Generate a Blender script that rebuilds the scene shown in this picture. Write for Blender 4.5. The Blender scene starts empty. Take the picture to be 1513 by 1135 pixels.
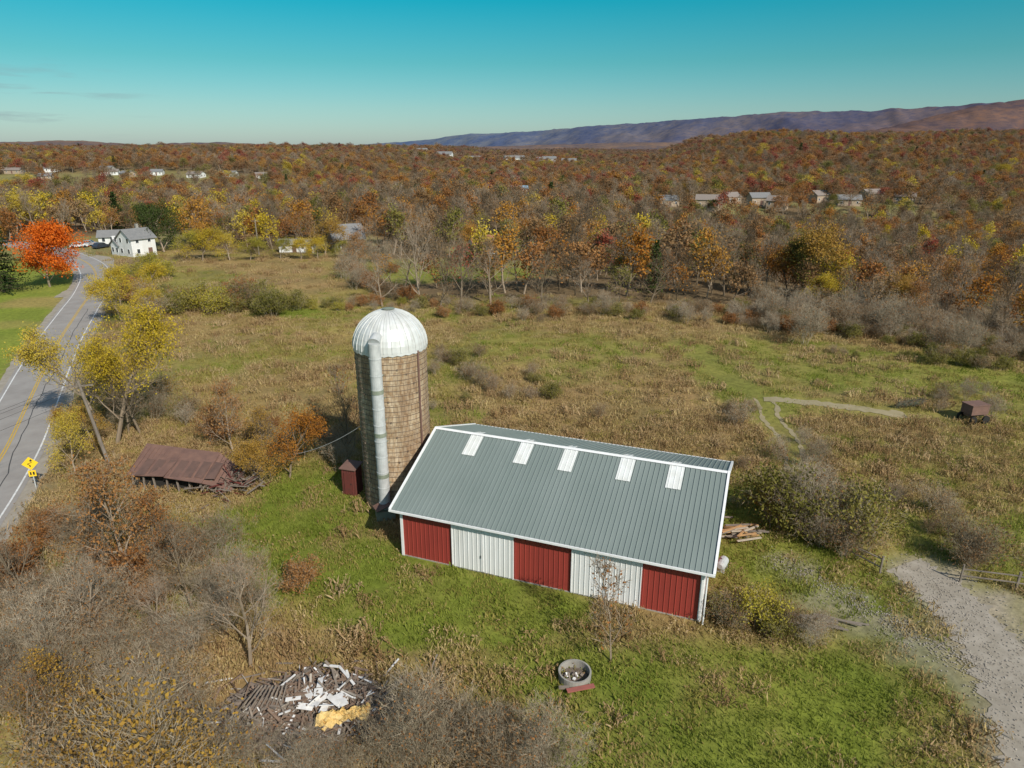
import bpy, math, random
import numpy as np
from mathutils import Vector, Matrix
rnd = random.Random(7)
R_ = np.random.RandomState(11)
scene = bpy.context.scene
scene.view_settings.view_transform = 'Standard'
scene.view_settings.look = 'None'
scene.view_settings.exposure = 0
COL = scene.collection

# ---------------------------------------------------------------- survey
CAMZ = 25.0
PITCH = math.radians(19.1)
CP, SP = math.cos(PITCH), math.sin(PITCH)
def gp(u, v, z=0.0):
    x = (u-756.5)/1009.0; y = (567.5-v)/1009.0
    d = (x, CP+y*SP, -SP+y*CP)
    t = (CAMZ-z)/(-d[2])
    return (d[0]*t, d[1]*t)
def height_of(v, hpx):
    y = gp(756.5, v)[1]; q = (567.5-v+hpx)/1009
    return CAMZ+y*(CP*q-SP)/(CP+SP*q)

# ---------------------------------------------------------------- noise / terrain
def vn(x, y, s=0):
    x = np.asarray(x, float); y = np.asarray(y, float)
    xi = np.floor(x); yi = np.floor(y); fx = x-xi; fy = y-yi
    fx = fx*fx*(3-2*fx); fy = fy*fy*(3-2*fy)
    def h(a, b):
        q = np.sin(a*127.1+b*311.7+s*74.7)*43758.5453
        return q-np.floor(q)
    return (h(xi, yi)*(1-fx)+h(xi+1, yi)*fx)*(1-fy)+(h(xi, yi+1)*(1-fx)+h(xi+1, yi+1)*fx)*fy
def fbm(x, y, s=0, o=4):
    r = 0; a = .5; t = 0
    for i in range(o):
        r = r+a*vn(x*2**i, y*2**i, s+i*13); t += a; a *= .5
    return r/t
def ss(a, b, x):
    t = np.clip((np.asarray(x, float)-a)/(b-a), 0, 1)
    return t*t*(3-2*t)

ROADC = [(-26, -60), (-28, -20), (-30, 5), (-33.5, 24), (-38, 39), (-43.4, 52.6), (-49.7, 65.4), (-56, 78), (-62.6, 91.6),
         (-70, 108), (-77.7, 125), (-88, 144), (-101, 161), (-122, 180), (-150, 196), (-190, 205)]
def catmull(P, n=10):
    P = [np.array(p, float) for p in P]; out = []
    P = [2*P[0]-P[1]]+P+[2*P[-1]-P[-2]]
    for i in range(1, len(P)-2):
        for k in range(n):
            t = k/n
            a, b, c, d = P[i-1], P[i], P[i+1], P[i+2]
            out.append(.5*((2*b)+(-a+c)*t+(2*a-5*b+4*c-d)*t*t+(-a+3*b-3*c+d)*t**3))
    out.append(P[-2])
    return np.array(out)
RC = catmull(ROADC)
def road_x(y):
    return np.interp(y, RC[:, 1], RC[:, 0])

def T(x, y):
    x = np.asarray(x, float); y = np.asarray(y, float)
    z = np.zeros(np.broadcast(x, y).shape)
    m = ss(45, 62, y)+ss(16, 30, x)*ss(10, 40, y)
    m = np.clip(m, 0, 1)*ss(4, 14, x-road_x(y))
    z = z+m*(fbm(x/22, y/22, 3)-.5)*1.6
    z = z-6*ss(112, 185, y)*(1-ss(270, 325, y))*ss(10, 70, x)
    q = x-.20*y
    z = z+33*ss(400, 880, y)*ss(-10, 110, q)*(1-.6*ss(1500, 2600, y))
    z = z+11*ss(450, 850, y)*(fbm(x/150, y/150, 9)-.5)*2
    l = ss(-60, -140, x)
    z = z+l*(-4*ss(230, 300, y)*(1-ss(400, 470, y))+11*ss(430, 620, y))
    z = z+9*ss(700, 1500, y)*(fbm(x/400, y/400, 5))*(1-ss(3000, 5000, y))
    return z
def tz(x, y):
    return float(T(np.array([x]), np.array([y]))[0])

# ---------------------------------------------------------------- materials
def newmat(name):
    m = bpy.data.materials.new(name); m.use_nodes = True
    nt = m.node_tree; nt.nodes.clear()
    o = nt.nodes.new('ShaderNodeOutputMaterial')
    return m, nt, o
def ramp(nt, stops, fac):
    r = nt.nodes.new('ShaderNodeValToRGB')
    el = r.color_ramp.elements
    while len(el) < len(stops): el.new(.5)
    for e, (p, c) in zip(el, stops):
        e.position = p; e.color = (*c, 1)
    nt.links.new(fac, r.inputs[0])
    return r.outputs[0]
def mul(nt, a, b, f=1.0):
    m = nt.nodes.new('ShaderNodeMix'); m.data_type = 'RGBA'; m.blend_type = 'MULTIPLY'
    m.inputs[0].default_value = f
    nt.links.new(a, m.inputs[6]); nt.links.new(b, m.inputs[7])
    return m.outputs[2]
def nz(nt, scale, detail=4, coord='Object', stretch=None, rough=.6):
    tc = nt.nodes.new('ShaderNodeTexCoord')
    n = nt.nodes.new('ShaderNodeTexNoise'); n.inputs['Scale'].default_value = scale
    n.inputs['Detail'].default_value = detail; n.inputs['Roughness'].default_value = rough
    out = tc.outputs[coord]
    if stretch:
        mp = nt.nodes.new('ShaderNodeMapping'); mp.inputs['Scale'].default_value = stretch
        nt.links.new(out, mp.inputs[0]); out = mp.outputs[0]
    nt.links.new(out, n.inputs['Vector'])
    return n.outputs['Fac']
def M(name, c1, c2=None, scale=3, rough=.8, metal=0, stretch=None, bump=0, lo=.3, hi=.7, bscale=None):
    m, nt, o = newmat(name)
    b = nt.nodes.new('ShaderNodeBsdfPrincipled'); nt.links.new(b.outputs[0], o.inputs[0])
    b.inputs['Roughness'].default_value = rough; b.inputs['Metallic'].default_value = metal
    f = nz(nt, scale, 5, stretch=stretch)
    c2 = c2 or tuple(x*.75 for x in c1)
    nt.links.new(ramp(nt, [(lo, c1), (hi, c2)], f), b.inputs['Base Color'])
    if bump:
        bp = nt.nodes.new('ShaderNodeBump'); bp.inputs['Strength'].default_value = bump
        bp.inputs['Distance'].default_value = .05
        nt.links.new(nz(nt, bscale or scale*4, 4), bp.inputs['Height']); nt.links.new(bp.outputs[0], b.inputs['Normal'])
    return m
def leafmat(name, cols, trans=.3):
    m, nt, o = newmat(name)
    at = nt.nodes.new('ShaderNodeAttribute'); at.attribute_name = 'v'
    oi = nt.nodes.new('ShaderNodeObjectInfo')
    a = nt.nodes.new('ShaderNodeMath'); a.operation = 'MULTIPLY_ADD'; a.inputs[1].default_value = .5
    b = nt.nodes.new('ShaderNodeMath'); b.operation = 'MULTIPLY'; b.inputs[1].default_value = .5
    nt.links.new(oi.outputs['Random'], b.inputs[0]); nt.links.new(at.outputs['Fac'], a.inputs[0]); nt.links.new(b.outputs[0], a.inputs[2])
    n = len(cols)
    c = ramp(nt, [(.12+.76*i/(n-1), k) for i, k in enumerate(cols)], a.outputs[0])
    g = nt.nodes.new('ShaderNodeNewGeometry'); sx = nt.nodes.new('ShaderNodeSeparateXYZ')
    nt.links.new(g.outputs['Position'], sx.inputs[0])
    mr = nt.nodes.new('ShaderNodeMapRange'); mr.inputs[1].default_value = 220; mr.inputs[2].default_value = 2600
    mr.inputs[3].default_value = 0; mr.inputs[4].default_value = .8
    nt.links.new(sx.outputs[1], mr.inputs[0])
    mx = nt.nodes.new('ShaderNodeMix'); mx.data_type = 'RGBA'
    nt.links.new(mr.outputs[0], mx.inputs[0]); nt.links.new(c, mx.inputs[6]); mx.inputs[7].default_value = (.215, .15, .13, 1)  # aerial haze painted into the plant colour, stronger with distance
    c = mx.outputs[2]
    d = nt.nodes.new('ShaderNodeBsdfDiffuse')
    nt.links.new(c, d.inputs[0])
    if trans:
        t = nt.nodes.new('ShaderNodeBsdfTranslucent'); s = nt.nodes.new('ShaderNodeMixShader'); s.inputs[0].default_value = trans
        nt.links.new(c, t.inputs[0])
        nt.links.new(d.outputs[0], s.inputs[1]); nt.links.new(t.outputs[0], s.inputs[2]); nt.links.new(s.outputs[0], o.inputs[0])
    else: nt.links.new(d.outputs[0], o.inputs[0])
    return m
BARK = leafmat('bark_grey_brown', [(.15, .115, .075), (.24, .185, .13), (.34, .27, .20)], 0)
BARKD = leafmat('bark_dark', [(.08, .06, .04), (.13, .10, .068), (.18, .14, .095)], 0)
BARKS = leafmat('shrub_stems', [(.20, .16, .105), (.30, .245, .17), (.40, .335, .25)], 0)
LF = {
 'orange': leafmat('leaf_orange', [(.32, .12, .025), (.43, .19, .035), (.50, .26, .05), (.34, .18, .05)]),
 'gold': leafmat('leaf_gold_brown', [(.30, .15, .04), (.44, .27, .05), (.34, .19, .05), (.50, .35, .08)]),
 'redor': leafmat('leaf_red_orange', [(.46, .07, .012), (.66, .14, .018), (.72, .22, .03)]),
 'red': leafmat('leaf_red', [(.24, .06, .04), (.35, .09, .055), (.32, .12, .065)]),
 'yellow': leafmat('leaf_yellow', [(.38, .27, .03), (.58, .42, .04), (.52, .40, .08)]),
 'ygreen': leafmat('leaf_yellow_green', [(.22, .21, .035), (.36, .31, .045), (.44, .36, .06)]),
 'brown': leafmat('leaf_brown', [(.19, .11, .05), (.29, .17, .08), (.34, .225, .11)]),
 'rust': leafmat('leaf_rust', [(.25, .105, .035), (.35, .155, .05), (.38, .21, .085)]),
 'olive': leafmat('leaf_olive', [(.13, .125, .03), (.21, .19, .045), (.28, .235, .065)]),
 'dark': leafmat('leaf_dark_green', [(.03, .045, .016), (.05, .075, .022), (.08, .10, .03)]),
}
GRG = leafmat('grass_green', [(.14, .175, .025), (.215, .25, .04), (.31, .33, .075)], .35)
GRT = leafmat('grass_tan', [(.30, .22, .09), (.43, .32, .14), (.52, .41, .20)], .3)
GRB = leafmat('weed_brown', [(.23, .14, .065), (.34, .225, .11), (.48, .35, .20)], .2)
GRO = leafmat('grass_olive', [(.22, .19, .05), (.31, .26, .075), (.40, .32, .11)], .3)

# ---------------------------------------------------------------- mesh helper
class MB:
    def __init__(s): s.v = []; s.f = []; s.m = []; s.a = []
    def add(s, vs, fs, mi=0, a=None):
        o = len(s.v); s.v += [tuple(p) for p in vs]; s.f += [tuple(i+o for i in f) for f in fs]; s.m += [mi]*len(fs)
        s.a += [rnd.random() if a is None else a]*len(fs)
    def box(s, c, sz, mi=0, R=None):
        h = [x/2 for x in sz]; vs = []
        for dx, dy, dz in [(-1,-1,-1),(1,-1,-1),(1,1,-1),(-1,1,-1),(-1,-1,1),(1,-1,1),(1,1,1),(-1,1,1)]:
            p = Vector((dx*h[0], dy*h[1], dz*h[2]))
            if R is not None: p = R @ p
            vs.append((p.x+c[0], p.y+c[1], p.z+c[2]))
        s.add(vs, [(0,3,2,1),(4,5,6,7),(0,1,5,4),(1,2,6,5),(2,3,7,6),(3,0,4,7)], mi)
    def beam(s, p0, p1, w, t, mi=0):
        p0 = Vector(p0); p1 = Vector(p1); d = p1-p0; L = d.length
        s.box((p0+p1)/2, (w, t, L), mi, d.to_track_quat('Z', 'Y').to_matrix())
    def tube(s, p0, p1, r0, r1, n=6, mi=0, cap=False, a=None):
        p0 = Vector(p0); p1 = Vector(p1); d = (p1-p0)
        if d.length < 1e-6: return
        d.normalize(); u = d.orthogonal().normalized(); w = d.cross(u)
        vs = []
        for p, r in ((p0, r0), (p1, r1)):
            for i in range(n):
                q = 2*math.pi*i/n; vs.append(p+u*(r*math.cos(q))+w*(r*math.sin(q)))
        fs = [(i, (i+1) % n, n+(i+1) % n, n+i) for i in range(n)]
        if cap: fs += [tuple(range(n))[::-1], tuple(range(n, 2*n))]
        s.add(vs, fs, mi, a)
    def mesh(s, name, mats, smooth=False):
        me = bpy.data.meshes.new(name); me.from_pydata(s.v, [], s.f)
        for m in mats: me.materials.append(m)
        me.polygons.foreach_set('material_index', s.m)
        at = me.attributes.new('v', 'FLOAT', 'FACE'); at.data.foreach_set('value', s.a)
        if smooth: me.polygons.foreach_set('use_smooth', [True]*len(s.f))
        me.update(); return me
    def obj(s, name, mats, parent=None, smooth=False, loc=None, rz=0):
        o = bpy.data.objects.new(name, s.mesh(name, mats, smooth)); COL.objects.link(o)
        if parent: o.parent = parent
        if loc is not None: o.location = loc
        o.rotation_euler[2] = rz
        return o
def empty(name, loc=(0, 0, 0), rz=0):
    e = bpy.data.objects.new(name, None); COL.objects.link(e); e.location = loc; e.rotation_euler[2] = rz
    e.empty_display_size = .5
    return e

# ---------------------------------------------------------------- trees
def leaves(mb, C, size, mi, clump, asp=.65):
    C = np.asarray(C); n = len(C)
    if n == 0: return
    a = R_.normal(size=(n, 3)); a /= np.linalg.norm(a, axis=1)[:, None]
    b = R_.normal(size=(n, 3)); b = np.cross(a, b); b /= np.linalg.norm(b, axis=1)[:, None]
    s = (size*R_.uniform(.6, 1.3, n))[:, None]*.5
    V = np.stack([C-a*s, C-b*s*asp+a*s*.1, C+a*s, C+b*s*asp+a*s*.1], 1).reshape(-1, 3)
    o = len(mb.v); mb.v += [tuple(p) for p in V.tolist()]
    mb.f += [(o+4*i, o+4*i+1, o+4*i+2, o+4*i+3) for i in range(n)]
    mb.m += [mi]*n
    mb.a += np.clip(np.asarray(clump)*.65+R_.uniform(0, .35, n), 0, 1).tolist()
def twigs(mb, C, D, L, w, mi):
    C = np.asarray(C); n = len(C)
    if n == 0: return
    d = np.asarray(D)+R_.normal(size=(n, 3))*.55+np.array([0, 0, .25]); d /= np.linalg.norm(d, axis=1)[:, None]
    b = R_.normal(size=(n, 3)); b = np.cross(d, b); b /= np.linalg.norm(b, axis=1)[:, None]
    l = (L*R_.uniform(.5, 1.3, n))[:, None]
    V = np.stack([C-b*w*.5, C+b*w*.5, C+d*l], 1).reshape(-1, 3)
    o = len(mb.v); mb.v += [tuple(p) for p in V.tolist()]
    mb.f += [(o+3*i, o+3*i+1, o+3*i+2) for i in range(n)]
    mb.m += [mi]*n; mb.a += R_.uniform(0, 1, n).tolist()

def tree(name, seed, H=11, R=4, nb=(10, 5, 4), leafn=8, leafs=.4, twn=4, twl=.8, tww=.04, leaf='orange', bark=None,
         clear=.25, stems=1, lean=.1, tr=None, spread=None, top_only=0, sides=5, up=0):
    r = random.Random(seed); mb = MB(); tips = []
    maxlev = len(nb)
    tr = tr or H*.018
    def grow(p, d, L, rad, lev):
        n = 4 if lev == 0 else (3 if lev == 1 else 2)
        pts = [p]; ds = []
        for i in range(n):
            d = (d+Vector((r.gauss(0, .12), r.gauss(0, .12), r.gauss(0, .08)+(.10+up if lev else 0)))).normalized()
            p = p+d*(L/n); pts.append(p); ds.append(d)
        e = .25 if lev == 0 else .4
        sd = max(3, sides-lev)
        for i in range(n):
            mb.tube(pts[i], pts[i+1], rad*(1-(1-e)*i/n), rad*(1-(1-e)*(i+1)/n), sd, 0, a=r.uniform(.2, .9))
        if lev == maxlev or L < .25:
            tips.append((pts[-1], ds[-1])); tips.append((pts[-2], ds[-1])); return
        k = nb[lev]
        az = r.uniform(0, 6.28)
        for j in range(k):
            t = (clear+(1-clear)*(j+r.random())/k) if lev == 0 else r.uniform(.25, 1)
            q = min(n-1, int(t*n)); f = t*n-q
            pp = pts[q].lerp(pts[q+1], min(1, f)); dd = ds[q]
            az += 2.4+r.uniform(-.5, .5)
            u = dd.orthogonal().normalized(); w = dd.cross(u)
            ang = math.radians(r.uniform(40, 68) if lev == 0 else r.uniform(25, 60))
            if lev == 0: ang *= (1.1-.45*t)
            nd = dd*math.cos(ang)+(u*math.cos(az)+w*math.sin(az))*math.sin(ang)
            if lev == 0:
                c = (t-clear)/(1-clear)
                LL = R*(.75+.5*math.sin(math.pi*min(1, c*.9+.15)))*(1-.45*c)*r.uniform(.75, 1.15)
            else: LL = L*r.uniform(.38, .62)
            grow(pp, nd, LL, rad*(.45 if lev == 0 else .5)*(1-.4*t), lev+1)
        tips.append((pts[-1], ds[-1]))
    if stems == 1:
        grow(Vector((0, 0, -.15)), Vector((r.gauss(0, lean), r.gauss(0, lean), 1)).normalized(), H*.86, tr, 0)
    else:
        for s in range(stems):
            a = r.uniform(0, 6.28); q = r.uniform(.05, R/H*1.0)
            grow(Vector((math.cos(a)*.2*R*r.random(), math.sin(a)*.2*R*r.random(), -.1)), Vector((math.cos(a)*q, math.sin(a)*q, 1)).normalized(),
                 H*r.uniform(.55, .85), tr, 1)
    P = np.array([tuple(t[0]) for t in tips]); D = np.array([tuple(t[1]) for t in tips])
    sp = spread or R*.13
    k = int(twn)
    if k: twigs(mb, np.repeat(P, k, 0)+R_.normal(size=(len(P)*k, 3))*sp*.3, np.repeat(D, k, 0), twl, tww, 0)
    if leafn:
        cl = R_.uniform(0, 1, len(P))
        n = R_.poisson(leafn, len(P)) if leafn < 3 else np.maximum(0, (leafn*R_.uniform(.2, 1.8, len(P))).astype(int))
        if top_only: n = (n*np.clip((P[:, 2]/H-top_only)/.3, 0, 1.3)).astype(int)
        C = np.repeat(P, n, 0)+R_.normal(size=(int(n.sum()), 3))*np.array([sp, sp, sp*.75])
        C[:, 2] = np.maximum(C[:, 2], .1)
        leaves(mb, C, leafs, 1, np.repeat(cl, n))
    me = mb.mesh(name, [bark or BARK, LF[leaf]])
    return me
def recolor(me, name, leaf, bark=None):
    m = me.copy(); m.name = name; m.materials[1] = LF[leaf]
    if bark: m.materials[0] = bark
    return m
def conifer(name, seed, H, R, leaf='dark', ls=.3, n=14):
    r = random.Random(seed); mb = MB(); mb.tube((0, 0, -.1), (0, 0, H*.95), H*.016, .03, 6, 0)
    C = []; cl = []
    lv = 22
    for i in range(lv):
        z = H*(.06+.9*i/lv); rr = R*(1-(i/lv))**.8*r.uniform(.8, 1.1)+.2
        for j in range(9):
            a = r.uniform(0, 6.28); L = rr*r.uniform(.7, 1.1); c = r.random()
            e = (math.cos(a)*L, math.sin(a)*L, z-.12*L); mb.tube((0, 0, z), e, .05, .015, 3, 0)
            for k in range(n):
                t = r.uniform(.15, 1.05)
                C.append((e[0]*t+r.gauss(0, .15), e[1]*t+r.gauss(0, .15), z-.12*L*t+r.gauss(0, .14))); cl.append(c)
    leaves(mb, np.array(C), ls, 1, np.array(cl))
    return mb.mesh(name, [BARKD, LF[leaf]])

def src(name, me):
    return bpy.data.objects.new(name, me)
FA = tree('leafy_a', 1, 11, 4.0, (10, 5), 9, .52, 2, .9, .05, 'orange', spread=.65)
FB = tree('leafy_b', 2, 12, 3.6, (11, 5), 8, .52, 2, .9, .05, 'orange', spread=.62)
FC = tree('leafy_c', 3, 9, 4.0, (8, 5), 10, .52, 2, .9, .05, 'orange', spread=.62, clear=.15)
BA = tree('bare_a', 4, 12, 3.4, (11, 5, 3), .35, .34, 2, 1.1, .055, 'brown', clear=.3, up=.08, tr=.17)
BB = tree('bare_b', 5, 11, 3.8, (10, 5, 3), .5, .34, 2, 1.1, .055, 'rust', clear=.25, up=.06, tr=.17)
BC = tree('bare_c', 6, 13, 3.0, (12, 5, 3), .2, .34, 2, 1.1, .055, 'brown', clear=.35, up=.1, tr=.18)
BD = tree('half_bare', 8, 10, 3.7, (9, 6, 3), 1.4, .4, 1, 1.0, .05, 'rust', clear=.22)
KINDS = {}
for kname, lf in [('orange', 'orange'), ('red', 'red'), ('yellow', 'yellow'), ('brown', 'brown'), ('rust', 'rust'), ('olive', 'olive')]:
    KINDS[kname] = [src('tree_%s_%d' % (kname, i), recolor(m, 'tree_%s_%d' % (kname, i), lf)) for i, m in enumerate((FA, FB, FC))]
KINDS['bare'] = [src('tree_bare_0', BA), src('tree_bare_1', BB), src('tree_bare_2', BC), src('tree_bare_3', recolor(BA, 'bare_dk', 'brown', BARKD)), src('tree_bare_4', recolor(BB, 'bare_dk2', 'brown', BARKD))]
KINDS['half'] = [src('tree_half_0', BD), src('tree_half_1', recolor(BD, 'half_o', 'orange')), src('tree_half_2', recolor(BD, 'half_b', 'brown')), src('tree_half_3', recolor(BD, 'half_g', 'olive'))]
KINDS['pine'] = [src('tree_pine_0', conifer('pine_far', 9, 12, 3.2, ls=.6, n=5))]

def scatter(name, P, RZ, S, IDX, objs, SX=None):
    order = sorted(range(len(objs)), key=lambda i: objs[i].name)
    pos = {o: i for i, o in enumerate(order)}
    c = bpy.data.collections.new(name+'_plants')
    for o in objs: c.objects.link(o)
    P = np.asarray(P, float); n = len(P)
    me = bpy.data.meshes.new(name); me.vertices.add(n); me.vertices.foreach_set('co', P.ravel())
    rot = np.zeros((n, 3)); rot[:, 2] = RZ
    sc = np.repeat(np.asarray(S, float)[:, None], 3, 1)
    if SX is not None: sc[:, 0] *= SX; sc[:, 1] *= SX
    a = me.attributes.new('rot', 'FLOAT_VECTOR', 'POINT'); a.data.foreach_set('vector', rot.ravel())
    a = me.attributes.new('scl', 'FLOAT_VECTOR', 'POINT'); a.data.foreach_set('vector', sc.ravel())
    a = me.attributes.new('idx', 'INT', 'POINT'); a.data.foreach_set('value', [pos[int(i)] for i in IDX])
    o = bpy.data.objects.new(name, me); COL.objects.link(o)
    ng = bpy.data.node_groups.new(name, 'GeometryNodeTree')
    ng.interface.new_socket('Geometry', in_out='INPUT', socket_type='NodeSocketGeometry')
    ng.interface.new_socket('Geometry', in_out='OUTPUT', socket_type='NodeSocketGeometry')
    N = ng.nodes; Lk = ng.links
    gi = N.new('NodeGroupInput'); go = N.new('NodeGroupOutput'); ip = N.new('GeometryNodeInstanceOnPoints')
    ci = N.new('GeometryNodeCollectionInfo'); ci.inputs[0].default_value = c
    ci.inputs['Separate Children'].default_value = True; ci.inputs['Reset Children'].default_value = True
    def na(nm, dt):
        q = N.new('GeometryNodeInputNamedAttribute'); q.data_type = dt; q.inputs[0].default_value = nm; return q.outputs[0]
    er = N.new('FunctionNodeEulerToRotation')
    Lk.new(gi.outputs[0], ip.inputs['Points']); Lk.new(ci.outputs[0], ip.inputs['Instance'])
    ip.inputs['Pick Instance'].default_value = True
    Lk.new(na('idx', 'INT'), ip.inputs['Instance Index']); Lk.new(na('rot', 'FLOAT_VECTOR'), er.inputs[0])
    Lk.new(er.outputs[0], ip.inputs['Rotation']); Lk.new(na('scl', 'FLOAT_VECTOR'), ip.inputs['Scale'])
    Lk.new(ip.outputs[0], go.inputs[0])
    md = o.modifiers.new('scatter', 'NODES'); md.node_group = ng
    return o

# ---------------------------------------------------------------- forest extents
front = [(-700, 372), (-100, 378), (0, 372), (230, 368), (300, 372), (400, 378), (543, 374), (556, 434), (600, 442), (700, 448), (850, 450),
         (1000, 456), (1130, 468), (1300, 488), (1400, 502), (1513, 516), (1800, 560)]
fa = []; fy = []
for u, v in front:
    x, y = gp(u, v); fa.append(x/y); fy.append(y)
def front_y(x, y):
    return np.interp(x/np.maximum(y, 1), fa, fy)
CLEAR = []
def clr(u, v, rx, ry): x, y = gp(u, v); CLEAR.append((x, y, rx, ry))
clr(660, 398, 26, 15); clr(200, 360, 13, 26); clr(120, 362, 20, 26); clr(512, 362, 8, 22); clr(712, 370, 9, 16)
CLEAR += [(-285, 500, 125, 46), (3, 335, 9, 34)]
TOWN = [(985, 304, 9, .2), (1047, 307, 11, -.3), (1078, 300, 8, .5), (1120, 303, 9, .1), (1148, 306, 8, -.6), (1208, 300, 8, .4), (1252, 303, 10, -.2), (1285, 298, 9, .3), (1335, 300, 9, -.5)]
for (u, v, w, r) in TOWN:
    x, y = gp(u, v); CLEAR.append((x*.93, y-20, 7, 30))
CLEAR += [(110, 640, 50, 30), (40, 900, 70, 40), (-150, 1100, 160, 40), (-420, 900, 150, 45)]

def cleared(x, y):
    m = np.zeros(len(x), bool)
    for cx, cy, rx, ry in CLEAR:
        if rx: m |= (((x-cx)/rx)**2+((y-cy)/ry)**2 < 1)
    return m & ~((R_.uniform(size=len(x)) < .12) & (y > 400))
def jitter_grid(y0, y1, sp, amax=.92):
    ys = np.arange(y0, y1, sp); out = []
    for y in ys:
        xs = np.arange(-amax*y1, amax*y1, sp)
        out.append(np.stack([xs+R_.uniform(-.5, .5, len(xs))*sp, y+R_.uniform(-.5, .5, len(xs))*sp], 1))
    o = np.concatenate(out)
    return o[np.abs(o[:, 0]) < amax*o[:, 1]]
names = ['bare', 'half', 'brown', 'rust', 'orange', 'yellow', 'red', 'olive', 'pine']
allobj = []; kidx = {}
for n in names:
    kidx[n] = []
    for o in KINDS[n]: kidx[n].append(len(allobj)); allobj.append(o)
Ps = []; Ss = []; Is = []; SXs = []
def forest(y0, y1, sp, smin, smax, sx):
    g = jitter_grid(y0, y1, sp); x, y = g[:, 0], g[:, 1]
    ok = (y > front_y(x, y)+R_.uniform(0, 10, len(x))) & ~cleared(x, y)
    ok &= ~((x < road_x(y)+8) & (y < 175) & (x > road_x(y)-7))
    ok &= ~((x < -60) & (y < 150))
    x, y = x[ok], y[ok]; z = T(x, y)
    n1 = fbm(x/60, y/60, 21, 3); n2 = fbm(x/35, y/35, 33, 3); a = x/y
    for i in range(len(x)):
        q = R_.uniform()
        redz = n1[i] > .55
        if y[i] < 290:
            w = [.54, .17, .10, .07, .04, .02, .015, .05, .004]
            if n2[i] > .60: w = [.28, .2, .12, .13, .12, .08, .02, .05, .004]
            if a[i] < -.25: w = [.28, .14, .12, .12, .12, .13, .01, .08, .01]
        elif y[i] < 420:
            w = [.38, .19, .14, .12, .06, .03, .03, .06, .004]
            if redz: w = [.24, .16, .1, .17, .12, .03, .12, .05, .006]
        else:
            w = [.28, .19, .18, .15, .08, .03, .05, .07, .012]
            if redz: w = [.17, .16, .14, .20, .13, .02, .14, .04, .01]
            if n2[i] > .64: w = [.16, .13, .15, .16, .16, .09, .04, .09, .015]
        k = names[int(np.searchsorted(np.cumsum(w)/sum(w), q))]
        f = 1.0
        if y[i] < 300: f = 1.12-.34*min(1, max(0, (a[i]-.15)/.45))
        Is.append(rnd.choice(kidx[k])); Ps.append((x[i], y[i], z[i]-.1))
        Ss.append(R_.uniform(smin, smax)*f); SXs.append(sx*R_.uniform(.9, 1.15))
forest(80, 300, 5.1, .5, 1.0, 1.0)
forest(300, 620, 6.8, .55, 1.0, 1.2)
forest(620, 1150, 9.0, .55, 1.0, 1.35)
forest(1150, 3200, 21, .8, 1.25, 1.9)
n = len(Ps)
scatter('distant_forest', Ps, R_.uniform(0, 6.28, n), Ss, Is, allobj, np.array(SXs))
print('forest', n)

# ---------------------------------------------------------------- ground
def axis(lo, hi, step, far, g=1.09):
    a = list(np.arange(lo, hi+.1, step)); s = step; v = hi
    while v < far: s *= g; v += s; a.append(v)
    return a
xs = axis(-95, 95, 1.0, 12000); neg = []
s = 1.0; v = -95
while v > -12000: s *= 1.09; v -= s; neg.append(v)
xs = neg[::-1]+xs
ys = axis(12, 150, 1.0, 14000, 1.06); neg = []
s = 1.0; v = 12
while v > -1500: s *= 1.2; v -= s; neg.append(v)
ys = neg[::-1]+ys
xs = np.array(xs); ys = np.array(ys)
GX, GY = np.meshgrid(xs, ys); gx = GX.ravel(); gy = GY.ravel(); gz = T(gx, gy)
def E(u, v, rx, ry, p=1.0):
    cx, cy = gp(u, v); return (cx, cy, rx, ry, p)
def blob(x, y, L):
    m = np.zeros(np.shape(x))
    wob = (fbm(x/5, y/5, 51, 3)-.5)*.9
    for cx, cy, rx, ry, p in L:
        d = np.sqrt(((x-cx)/rx)**2+((y-cy)/ry)**2)+wob
        m = np.maximum(m, p*(1-ss(.6, 1.15, d)))
    return m
GREEN = [E(480, 740, 6, 8), E(560, 830, 7, 4), E(700, 900, 9, 4), E(900, 1000, 8, 3.5, .8), E(1100, 1030, 8, 5, .9), E(620, 900, 8, 3), E(1250, 1050, 6, 6, .9), E(1000, 1100, 10, 3, .9),
         E(280, 545, 9, 8, .3), E(440, 462, 10, 4, .8), E(330, 520, 14, 6, .25), E(1300, 540, 24, 7, .6), E(1120, 515, 16, 8, .4), E(1080, 560, 5, 14, .5), E(1420, 565, 22, 6, .65), E(1450, 680, 14, 7, .3),
         E(1300, 860, 7, 5, .8), E(1180, 830, 5, 4, .9), E(1100, 740, 3.5, 5, .9), E(1440, 850, 8, 6, .6), E(640, 610, 5, 6, .4), E(1350, 990, 4, 6, .6), E(660, 400, 25, 14, .8),
         E(450, 850, 5, 3, .9), E(1480, 780, 8, 6, .5), E(360, 790, 5, 4, .8)]
BROWN = [E(950, 600, 16, 10, .9), E(830, 560, 14, 12, .7), E(1000, 545, 15, 7, .8), E(950, 490, 26, 6, .7), E(700, 480, 22, 7, .8), E(1290, 640, 12, 5, .8), E(150, 900, 10, 9, .9), E(330, 1000, 8, 5),
         E(830, 940, 6, 1.6, .9), E(500, 950, 7, 2, .7), E(1060, 640, 8, 6, .8), E(780, 620, 9, 7, .6), E(100, 760, 6, 8, .9), E(400, 410, 26, 16, .8), E(600, 1080, 9, 3, .9), E(350, 600, 8, 8, .6), E(1200, 700, 8, 7, .7), E(1000, 960, 7, 1.5, .6), E(1400, 720, 12, 6, .7), E(450, 560, 12, 8, .6), E(300, 500, 20, 6, .6)]
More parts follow.
